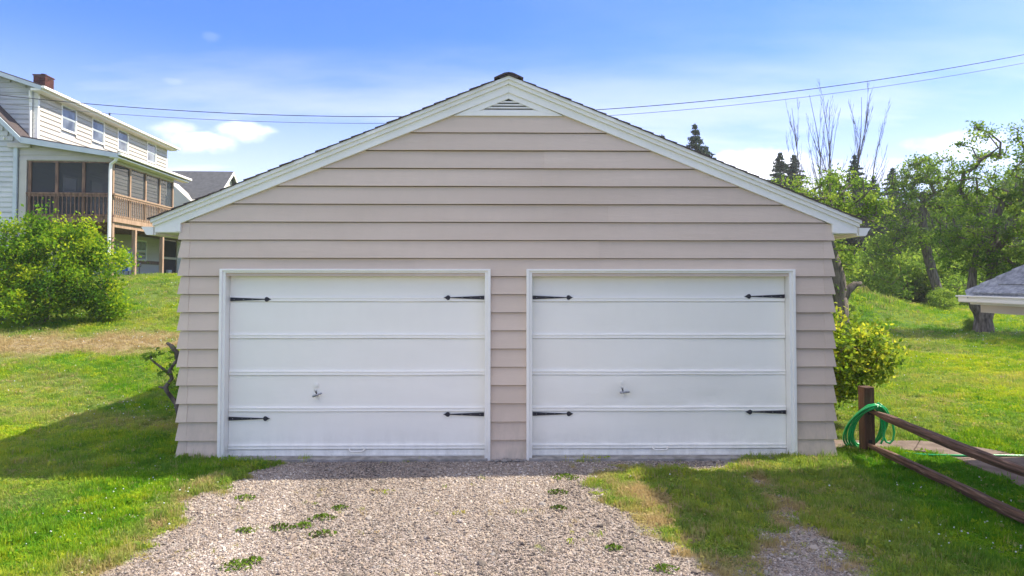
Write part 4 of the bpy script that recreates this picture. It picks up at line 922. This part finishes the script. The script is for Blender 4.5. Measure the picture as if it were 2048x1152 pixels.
def bare(seed, H, spread=.25):
    rg = np.random.default_rng(seed); t = thing('bare_tree', (0, 0, -200), 'bare', 'tree'); ph = rg.uniform(0, 6); mb = MB()
    def limb(p, d, L, r, lev):
        n = 5 if lev else 12; pts = [p]; rr = [r]; dd = d.copy()
        for i in range(n):
            dd = dd+rg.normal(size=3)*np.array((.07, .07, .03))+np.array((0, 0, .07 if lev else 0)); dd /= np.linalg.norm(dd); pts.append(pts[-1]+dd*L/n); rr.append(r*(1-(i+1)/n*.85))
        mb.tube(pts, rr, 5 if lev < 2 else 3, cap=False)
        if lev >= 3: return
        k = (11, 6, 4)[lev]
        for q in range(k):
            f = rg.uniform(.35 if lev == 0 else .2, .97); i = min(int(f*n), n-1); a = rg.uniform(0, 6.28); o = np.array((math.cos(a), math.sin(a)*.7, 0))
            nd = dd*.75+o*rg.uniform(.3, .62)+np.array((0, 0, .15)); nd /= np.linalg.norm(nd); limb(pts[i], nd, L*rg.uniform(.22, .42)*(1.15-f*.5), max(rr[i]*.6, .011), lev+1)
    limb(np.array((0, 0, -.2)), np.array((rg.normal(0, .04), rg.normal(0, .04), 1.)), H, .13, 0)
    mb.build('trunk', M['bark_dark'], t); return t
protos = [round_tree(31, 8.5, 'w'), round_tree(32, 7.5, 'w'), round_tree(33, 9.5, 'w')]
firs = [fir(41, 10), fir(42, 12)]
bares = [bare(51, 14), bare(52, 13), bare(53, 15)]
def put(proto, x, y, rz, sc, label, group): return copy_thing(proto, (x, y, tz(x, y)-.05), rz, sc, label, group)
CX0, CY0 = CAM[0], CAM[1]
def pos(px, D):
    """ground position for a bearing (photo column) and a distance"""
    a = math.atan((px-1024)/1365)+YAW; return CX0+D*math.tan(a), CY0+D
rw = random.Random(9)
for px, D, k, s in ((1500, 44, 0, .80), (1560, 52, 1, .95), (1610, 46, 2, .70), (1650, 55, 0, .72), (1705, 48, 1, .66), (1748, 57, 2, .60), (1795, 50, 0, .62), (1835, 58, 1, .95), (1880, 52, 2, .75), (1925, 57, 0, .95), (1975, 50, 1, .95), (2020, 58, 2, .90), (2075, 52, 0, 1.0), (2130, 56, 1, 1.1), (2190, 50, 2, .9), (1440, 56, 2, .9), (1380, 60, 1, .9), (1310, 54, 0, .85), (1250, 58, 2, .85), (1180, 55, 1, .9), (1100, 58, 0, .9), (1030, 62, 2, .85)):
    x, y = pos(px, D); put(protos[k], x, y, rw.uniform(0, 6.28), s*1.10, 'leafy green tree in the woodland edge beyond the orchard', 'leafy trees of the woodland edge')
fl = [(1392, 62, 1, 1.22, 'taller left one of the two firs standing over the right slope of the garage roof'), (1413, 63, 0, 1.28, 'right one of the two firs standing over the right slope of the garage roof', ), (1325, 64, 0, 1.40, 'small dark fir tip low over the garage roof, left of the other firs'), (1562, 62, 0, 1.20, 'left one of the twin dark firs beside the tall bare trees'), (1590, 62.5, 0, 1.19, 'right one of the twin dark firs beside the tall bare trees'), (1712, 46, 1, .78, 'broad dark fir under the bare trees'), (1788, 58, 0, 1.0, 'small far fir between the bare trees and the orchard'), (1750, 50, 1, .70, 'low dark fir filling the gap in the woodland'), (1668, 50, 0, .86, 'dark fir behind the foot of the bare trees')]
for px, D, k, s, lb in fl:
    x, y = pos(px, D); put(firs[k], x, y, rw.uniform(0, 6.28), s, lb, None)
for i, (px, D, k, s, lean) in enumerate(((1607, 50, 0, 1.03, .08), (1640, 51, 2, 1.0, -.03), (1668, 50, 1, 1.10, 0.0), (1692, 51, 0, 1.08, .03), (1706, 50, 2, .98, .05), (1722, 52, 1, 1.0, .09), (1655, 53, 2, .98, -.06))):
    x, y = pos(px-lean*60, D); o = put(bares[k], x, y, rw.uniform(0, 6.28), (s*.62, s*.62, s), ['leftmost of the tall bare leafless trees above the woodland', 'bare leafless tree second from the left in the clump', 'tallest bare leafless tree in the middle of the clump', 'bare leafless tree just right of the tallest one', 'bare tree leaning slightly right, third from the right of the clump', 'rightmost bare tree of the clump, leaning most to the right', 'bare tree behind the middle of the clump, partly hidden'][i], 'bare trees rising above the woodland'); o.rotation_euler = (0, lean, i*1.3)
for i in range(26):
    px = 1700+i*14+rw.uniform(-6, 6); D = rw.uniform(40, 48); x, y = pos(px, D); s = rw.uniform(.42, .62)
    o = put(bares[i % 3], x, y, rw.uniform(0, 6.28), (s*1.0, s*1.0, s), 'slender grey dead trunk standing at the front of the wood', 'dead trunks in front of the wood'); o.rotation_euler = (rw.uniform(-.08, .08), rw.uniform(-.12, .12), rw.uniform(0, 6))
for p in protos+firs+bares:
    for c in list(p.children): bpy.data.objects.remove(c)
    bpy.data.objects.remove(p)
# undergrowth shrubs along the wood edge
ub = [make_tree('bush', (0, 0, -200), 'u', 'shrub', [(0, 0, -.2), (0, 0, .15), (0, 0, .4)], [((0, 0, 1.3), (1.9, 1.5, 1.2)), ((1.2, 0, .9), (1.2, 1.2, .9)), ((-1.2, .2, 1.0), (1.2, 1.2, 1.0)), ((.2, 0, 2.2), (1.0, .9, .8))], 90, 9000, .15, M['leaf_wood'], M['twig'], 60+i, spread=.30, r_tip=.012, power=.4, tint0=.62) for i in range(2)]
for i in range(24):
    px = 1640+i*24+rw.uniform(-12, 12); D = rw.uniform(33.5, 40) if px > 1760 else rw.uniform(36, 42); x, y = pos(px, D)
    o = put(ub[i % 2], x, y, rw.uniform(0, 6.28), rw.uniform(.75, 1.15), 'bright green bush in the undergrowth along the wood edge', 'bushes along the wood edge')
for px, D, s, lb in ((1885, 29.5, .36, 'small tuft of shrub around the foot of the leaning apple tree'), (1940, 22.6, .16, 'low weeds at the left foot of the forked apple trunk'), (1690, 25, .3, 'low bush beside the old apple trunk behind the garage')):
    x, y = pos(px, D); put(ub[0], x, y, 1, s, lb, None)
for p in ub:
    for c in list(p.children): bpy.data.objects.remove(c)
    bpy.data.objects.remove(p)
# a far dark wood behind everything
def far_wood():
    rg = np.random.default_rng(77); n = 26000; a = rg.uniform(-.25, 1.5, n); D = rg.uniform(75, 90, n); x = CX0+np.sin(a)*D; y = CY0+np.cos(a)*D; H = 5.5+2.2*fbm(a*30, a*0, 1.0, 3)
    z = terrain(x, y)+rg.uniform(0, 1, n)**.8*H; V, F, ti = leaves_mesh(np.stack([x, y, z], 1), .8, rg=rg, tint=rg.uniform(0, .6, n)); o = link('far_wood', fast_mesh('far_wood', V, F, ti), M['leaf_wood']); tag(o, 'far wood closing the view behind the orchard', kind='stuff')
far_wood()

# ------------------------------------------------------------------ ground cover: grass blades, clover, gravel
def proto_obj(name, me, m):
    if not me.materials: me.materials.append(m)
    return bpy.data.objects.new(name, me)                 # never linked to the scene: only the scatter uses it
def scatter(name, P, rot, scl, attrs, protos_, label):
    me = bpy.data.meshes.new(name); n = len(P); me.vertices.add(n); me.vertices.foreach_set('co', P.astype(np.float32).ravel())
    def at(nm, arr, typ='FLOAT'):
        a = me.attributes.new(nm, typ, 'POINT'); a.data.foreach_set('value' if typ == 'FLOAT' else 'vector', arr.astype(np.float32).ravel())
    at('rot', rot, 'FLOAT_VECTOR'); at('scl', scl, 'FLOAT_VECTOR')
    for k, v in attrs.items(): at(k, v)
    o = bpy.data.objects.new(name, me); COL.objects.link(o)
    ng = bpy.data.node_groups.new(name, 'GeometryNodeTree'); ng.interface.new_socket('Geometry', in_out='INPUT', socket_type='NodeSocketGeometry'); ng.interface.new_socket('Geometry', in_out='OUTPUT', socket_type='NodeSocketGeometry')
    N = ng.nodes; L = ng.links; gi = N.new('NodeGroupInput'); go = N.new('NodeGroupOutput'); ip = N.new('GeometryNodeInstanceOnPoints'); L.new(gi.outputs[0], ip.inputs['Points'])
    j = N.new('GeometryNodeJoinGeometry')
    for p in protos_:
        oi = N.new('GeometryNodeObjectInfo'); oi.inputs['Object'].default_value = p; oi.inputs['As Instance'].default_value = True; L.new(oi.outputs['Geometry'], j.inputs[0])
    L.new(j.outputs[0], ip.inputs['Instance']); ip.inputs['Pick Instance'].default_value = True
    rv = N.new('FunctionNodeRandomValue'); rv.data_type = 'INT'; rv.inputs[4].default_value = 0; rv.inputs[5].default_value = len(protos_)-1; L.new(rv.outputs[2], ip.inputs['Instance Index'])
    for nm, sock in (('rot', 'Rotation'), ('scl', 'Scale')):
        a = N.new('GeometryNodeInputNamedAttribute'); a.data_type = 'FLOAT_VECTOR'; a.inputs[0].default_value = nm; L.new(a.outputs[0], ip.inputs[sock])
    L.new(ip.outputs[0], go.inputs[0])
    md = o.modifiers.new('scatter', 'NODES'); md.node_group = ng
    tag(o, label, kind='stuff'); return o
def blade_clump(seed, n=13, h=.055, spread=.045, w=.0042):
    rg = np.random.default_rng(seed); V = []; F = []
    for i in range(n):
        x, y = rg.normal(0, spread*.6, 2); a = rg.uniform(0, 6.28); ln = h*rg.uniform(.5, 1.15); l = rg.uniform(.15, .8)*ln; ww = w*rg.uniform(.7, 1.3)
        dx, dy = math.cos(a), math.sin(a); px, py = -dy*ww/2, dx*ww/2; o = len(V)
        V += [(x-px, y-py, -.004), (x+px, y+py, -.004), (x+px*.9+dx*l*.35, y+py*.9+dy*l*.35, ln*.6), (x-px*.9+dx*l*.35, y-py*.9+dy*l*.35, ln*.6), (x+dx*l, y+dy*l, ln*.95)]
        F += [(o, o+1, o+2, o+3), (o+3, o+2, o+4, o+4)]
    me = bpy.data.meshes.new('blades'); me.from_pydata(V, [], [tuple(dict.fromkeys(f)) for f in F]); return me
def broad_clump(seed, n=12, r=.05, leaf=.028, h=.03):
    rg = np.random.default_rng(seed); a = rg.uniform(0, 6.28, n); q = r*rg.uniform(.1, 1, n); C = np.stack([np.cos(a)*q, np.sin(a)*q, rg.uniform(.2, 1, n)*h], 1)
    V, F, ti = leaves_mesh(C, leaf, up=.1, aspect=.6, rg=rg); return fast_mesh('broad', V, F)
gp = [proto_obj('blade_tuft', blade_clump(i, h=.050), M['grass_leaf']) for i in range(4)]+[proto_obj('blade_tuft', broad_clump(9), M['grass_leaf'])]
def in_garage(x, y): return (np.abs(x) < 3.69) & (y > -.03) & (y < 6.75)
P_PATH = [(3.6, .43), (4.30, .40), (4.74, .30), (4.92, .14), (5.0, -.12), (4.98, -.8), (4.90, -1.28), (4.8, -3), (4.8, -5.5), (5.8, -5.5), (5.85, -1.3), (5.92, -.5), (5.78, .18), (5.45, .60), (5.10, .77), (4.42, .80), (3.6, .85)]
def cam_points(n, D0, D1, p, amin, amax, rg):
    u = rg.uniform(0, 1, n); q = 1-p; D = (D0**q+u*(D1**q-D0**q))**(1/q); a = rg.uniform(amin, amax, n); return CX0+D*np.tan(a), CY0+D, D
def lawn():
    rg = np.random.default_rng(101); X = []; Y = []; DD = []
    # plan density falls with distance; lateral range = frame plus a margin
    for (n, a, b, p) in ((95000, 3.6, 9, -.2), (80000, 9, 20, .2), (60000, 20, 46, .6)):
        x, y, D = cam_points(n, a, b, p, -.78, .80, rg); X.append(x); Y.append(y); DD.append(D)
    x = np.concatenate(X); y = np.concatenate(Y); D = np.concatenate(DD)
    g = gravel_w(x, y); dr = dry_w(x, y)
    keep = (~in_garage(x, y)) & (poly_sd(x, y, P_PATH) < .0+.05*(rg.uniform(0, 1, len(x))-.6)) & ((rg.uniform(0, 1, len(x)) > g*1.08) | ((rg.uniform(0, 1, len(x)) < .05*sst(.55, .75, fbm(x, y, 3.5, 81))) & (y < -.3))) & (rg.uniform(0, 1, len(x)) > dr*.35)
    keep &= ~((np.abs(x) < 3.6) & (y > 0) & (D < 20)) & ~((x > 5.6) & (y < -.9)) & ~((x > 7.4) & (y < .4))
    thin_ = sst(.5, .72, fbm(x, y, 5, 91))*np.exp(-((x-1.7)/.9)**2)*sst(0, -.4, y); keep &= rg.uniform(0, 1, len(x)) > thin_*.8
    keep &= ~((x < -14.9) & (y > 18.4) & (y < 33))
    x, y, D, g, dr = x[keep], y[keep], D[keep], g[keep], dr[keep]; n = len(x)
    s = (.62+.55*(D/10))*rg.uniform(.65, 1.35, n); s *= 1-.35*np.clip(g*2, 0, 1)
    mound = np.exp(-((x-14.6)/2.3)**2-((y-22.5)/3.2)**2); s *= 1+1.6*mound
    near = np.exp(-np.maximum(-y-.02, 0)/.10)*(np.abs(x) < 3.7)*(y < 0)
    hz = s*np.where(D > 9, .80, 1.0)*(1+.5*near)*(.55+.9*sst(.35, .65, fbm(x, y, 4.5, 73)))
    P = np.stack([x, y, terrain(x, y)], 1)
    tint = np.clip(tint_w(x, y)+rg.normal(0, .24, n)+.9*(fbm(x, y, 7, 71)-.5)+.6*(fbm(x, y, 2.2, 72)-.5), 0, 1); dry = np.clip(dr*.95+(rg.uniform(0, 1, n) < .05+.35*dr)*.5, 0, 1)
    rot = np.stack([rg.normal(0, .12, n), rg.normal(0, .12, n), rg.uniform(0, 6.28, n)], 1)
    scatter('grass', P, rot, np.stack([s, s, hz], 1), dict(tint=tint, dry=dry), gp, 'mown green grass of the lawn with straw coloured dry patches')
    print('grass', n)
lawn()
def clover():
    rg = np.random.default_rng(5); x, y, D = cam_points(9000, 4.2, 26, .4, -.75, .78, rg)
    dens = sst(.45, .68, fbm(x, y, .7, 61)); dens = np.maximum(dens, .9*sst(8, 10, x)*sst(10.5, 11.2, y+(x-10)*.1)*sst(16, 13, y)); keep = (rg.uniform(0, 1, len(x)) < dens*.55) & (gravel_w(x, y) < .2) & (~in_garage(x, y)) & (poly_sd(x, y, P_PATH) < -.05) & ~((x > 5.5) & (y < .4)) & ~((np.abs(x) < 3.6) & (y > 0))
    x, y, D = x[keep], y[keep], D[keep]; n = len(x); s = .0078*(.7+D/18)*rg.uniform(.45, 1.2, n)
    import bmesh
    bm = bmesh.new(); bmesh.ops.create_icosphere(bm, subdivisions=1, radius=1); me = bpy.data.meshes.new('head'); bm.to_mesh(me); bm.free()
    scatter('clover_flowers', np.stack([x, y, terrain(x, y)+.035*np.minimum(1.5, .6+D/20)], 1), rg.uniform(0, 6.28, (n, 3)), np.stack([s, s, s*.8], 1), {}, [proto_obj('flower_head', me, M['clover'])], 'tiny white clover flowers sprinkled over the lawn')
clover()
def gravel():
    import bmesh
    rg = np.random.default_rng(6); n = 125000; D = rg.uniform(3.4, 8.0, n)**1.0; x = rg.uniform(-4.0, 3.0, n); y = rg.uniform(-4.3, -.06, n)
    g = gravel_w(x, y); k = rg.uniform(0, 1, n) < g**1.3; x, y = x[k], y[k]; n = len(x)
    m = bpy.data.materials.new('pebble'); m.use_nodes = True; N = m.node_tree.nodes; L = m.node_tree.links; b = N['Principled BSDF']; b.inputs['Roughness'].default_value = .85; b.inputs['Specular IOR Level'].default_value = .25
    a = N.new('ShaderNodeAttribute'); a.attribute_name = 'tint'; a.attribute_type = 'INSTANCER'
    r = N.new('ShaderNodeValToRGB'); e = r.color_ramp.elements; e[0].color = (.13, .112, .095, 1); e[1].color = (.52, .46, .40, 1)
    for p, c in ((.25, (.25, .20, .16)), (.5, (.35, .28, .215)), (.72, (.29, .265, .235)), (.88, (.42, .35, .275))): q = e.new(p); q.color = (*c, 1)
    L.new(a.outputs['Fac'], r.inputs[0]); L.new(r.outputs[0], b.inputs['Base Color'])
    pr = []
    for i in range(4):
        bm = bmesh.new(); bmesh.ops.create_icosphere(bm, subdivisions=1, radius=1)
        for v in bm.verts: v.co *= 1+rg.uniform(-.25, .25); v.co.z *= .62; v.co.x *= 1.25
        me = bpy.data.meshes.new('pebble'); bm.to_mesh(me); bm.free(); pr.append(proto_obj('pebble', me, m))
    s = .0060*rg.lognormal(0, .36, n)*np.where(rg.uniform(0, 1, n) < .02, 1.8, 1); 
    tint = np.clip(rg.uniform(0, 1, n)+1.1*(fbm(x*1.6, y*.6, 1.1, 66)-.5), 0, 1); cool = sst(1.1, 1.7, x); tint = np.where(rg.uniform(0, 1, n) < cool*.6, rg.choice([.1, .2, .72, .74, .78], n), tint)
    scatter('gravel', np.stack([x, y, terrain(x, y)+s*.25], 1), rg.uniform(0, 6.28, (n, 3))*np.array((.12, .12, 1)), np.stack([s, s, s], 1), dict(tint=tint), pr, 'small pinkish grey gravel stones covering the drive')
gravel()

# stones heaped between the doors, weeds in the drive
st = random.Random(4)
for i in range(14):
    import bmesh
    bm = bmesh.new(); bmesh.ops.create_icosphere(bm, subdivisions=2, radius=1)
    for v in bm.verts: v.co *= 1+.22*mnoise.noise(v.co*1.3+Vector((i*3.1, 0, 0)))
    me = bpy.data.meshes.new('stone'); bm.to_mesh(me); bm.free(); me.polygons.foreach_set('use_smooth', [True]*len(me.polygons))
    o = link('stone', me, M['stone']); r = st.uniform(.014, .028) if i != 5 else .034
    o.location = (-.17+i*.027+st.uniform(-.01, .01), -.075-st.uniform(0, .05), -.035+r*.3); o.scale = (r*1.25, r, r*.7); o.rotation_euler = (0, 0, st.uniform(0, 3))
    tag(o, 'small rounded stone in the row at the foot of the siding between the doors', 'stone', 'stones between the garage doors')
weeds = [(680, 1018, .075, 'small flat green weed at the upper right of the drive cluster'), (645, 1038, .12, 'widest bright green weed in the middle of the drive cluster'), (646, 1070, .11, 'reddish green weed lowest in the drive cluster'), (565, 1057, .11, 'dark reddish weed at the left end of the drive cluster'), (608, 1053, .085, 'small yellowish weed in the middle of the drive cluster'), (490, 1064, .09, 'low green weed alone on the left part of the gravel'), (474, 1133, .13, 'long grassy weed at the bottom left of the gravel'), (508, 1124, .08, 'small tuft right beside the long grassy weed at the bottom'), (1130, 956, .16, 'grassy weed patch in the gravel left of the grass island'), (1116, 986, .10, 'sparse brownish weed below the patch left of the grass island'), (1116, 1018, .08, 'tiny reddish weed on the right part of the gravel'), (490, 998, .10, 'pale green weed near the left edge of the gravel'), (1330, 1140, .10, 'small dark weed at the bottom right of the gravel'), (1228, 1098, .07, 'tiny weed in the right part of the gravel')]
from mathutils import Vector as V3
def unproject(px, py, z):
    a = (px-1024)/1365; b = -(py-521.2)/1365; d = V3((a, 1, b)); d.rotate(Matrix.Rotation(PIT, 3, 'X')); d.rotate(Matrix.Rotation(-YAW, 3, 'Z')); t = (z-CAM[2])/d.z; return CAM[0]+d.x*t, CAM[1]+d.y*t
for i, (px, py, r, lb) in enumerate(weeds):
    x, y = unproject(px, py, -.045); rg = np.random.default_rng(200+i); n = int(90*r/.1); a = rg.uniform(0, 6.28, n); q = r*rg.uniform(0, 1, n)**.7
    C = np.stack([np.cos(a)*q, np.sin(a)*q*.8, .008+.035*(1-q/r)*rg.uniform(.3, 1, n)], 1); V, F, ti = leaves_mesh(C, .030, up=.2, aspect=.42, rg=rg, tint=np.clip(rg.normal(.35 if 'red' in lb or 'brown' in lb else .62, .28, n), 0, 1))
    o = link('weed', fast_mesh('weed', V, F, ti), M['weed_leaf']); o.location = (x, y, tz(x, y)); tag(o, lb, 'weed')
print('objects', len(bpy.data.objects))

# ------------------------------------------------------------------ thin summer haze
hm = bpy.data.materials.new('haze'); hm.use_nodes = True; HN = hm.node_tree.nodes; HN.clear()
ho = HN.new('ShaderNodeOutputMaterial'); hv = HN.new('ShaderNodeVolumePrincipled'); hv.inputs['Density'].default_value = HAZE; hv.inputs['Color'].default_value = (.95, .95, .94, 1); hv.inputs['Anisotropy'].default_value = .2
hm.node_tree.links.new(hv.outputs[0], ho.inputs['Volume'])
hz = MB().box((-120, -25, -2.0), (120, 130, 24)).build('haze', hm); tag(hz, 'thin summer haze hanging over the orchard and wood', kind='stuff')
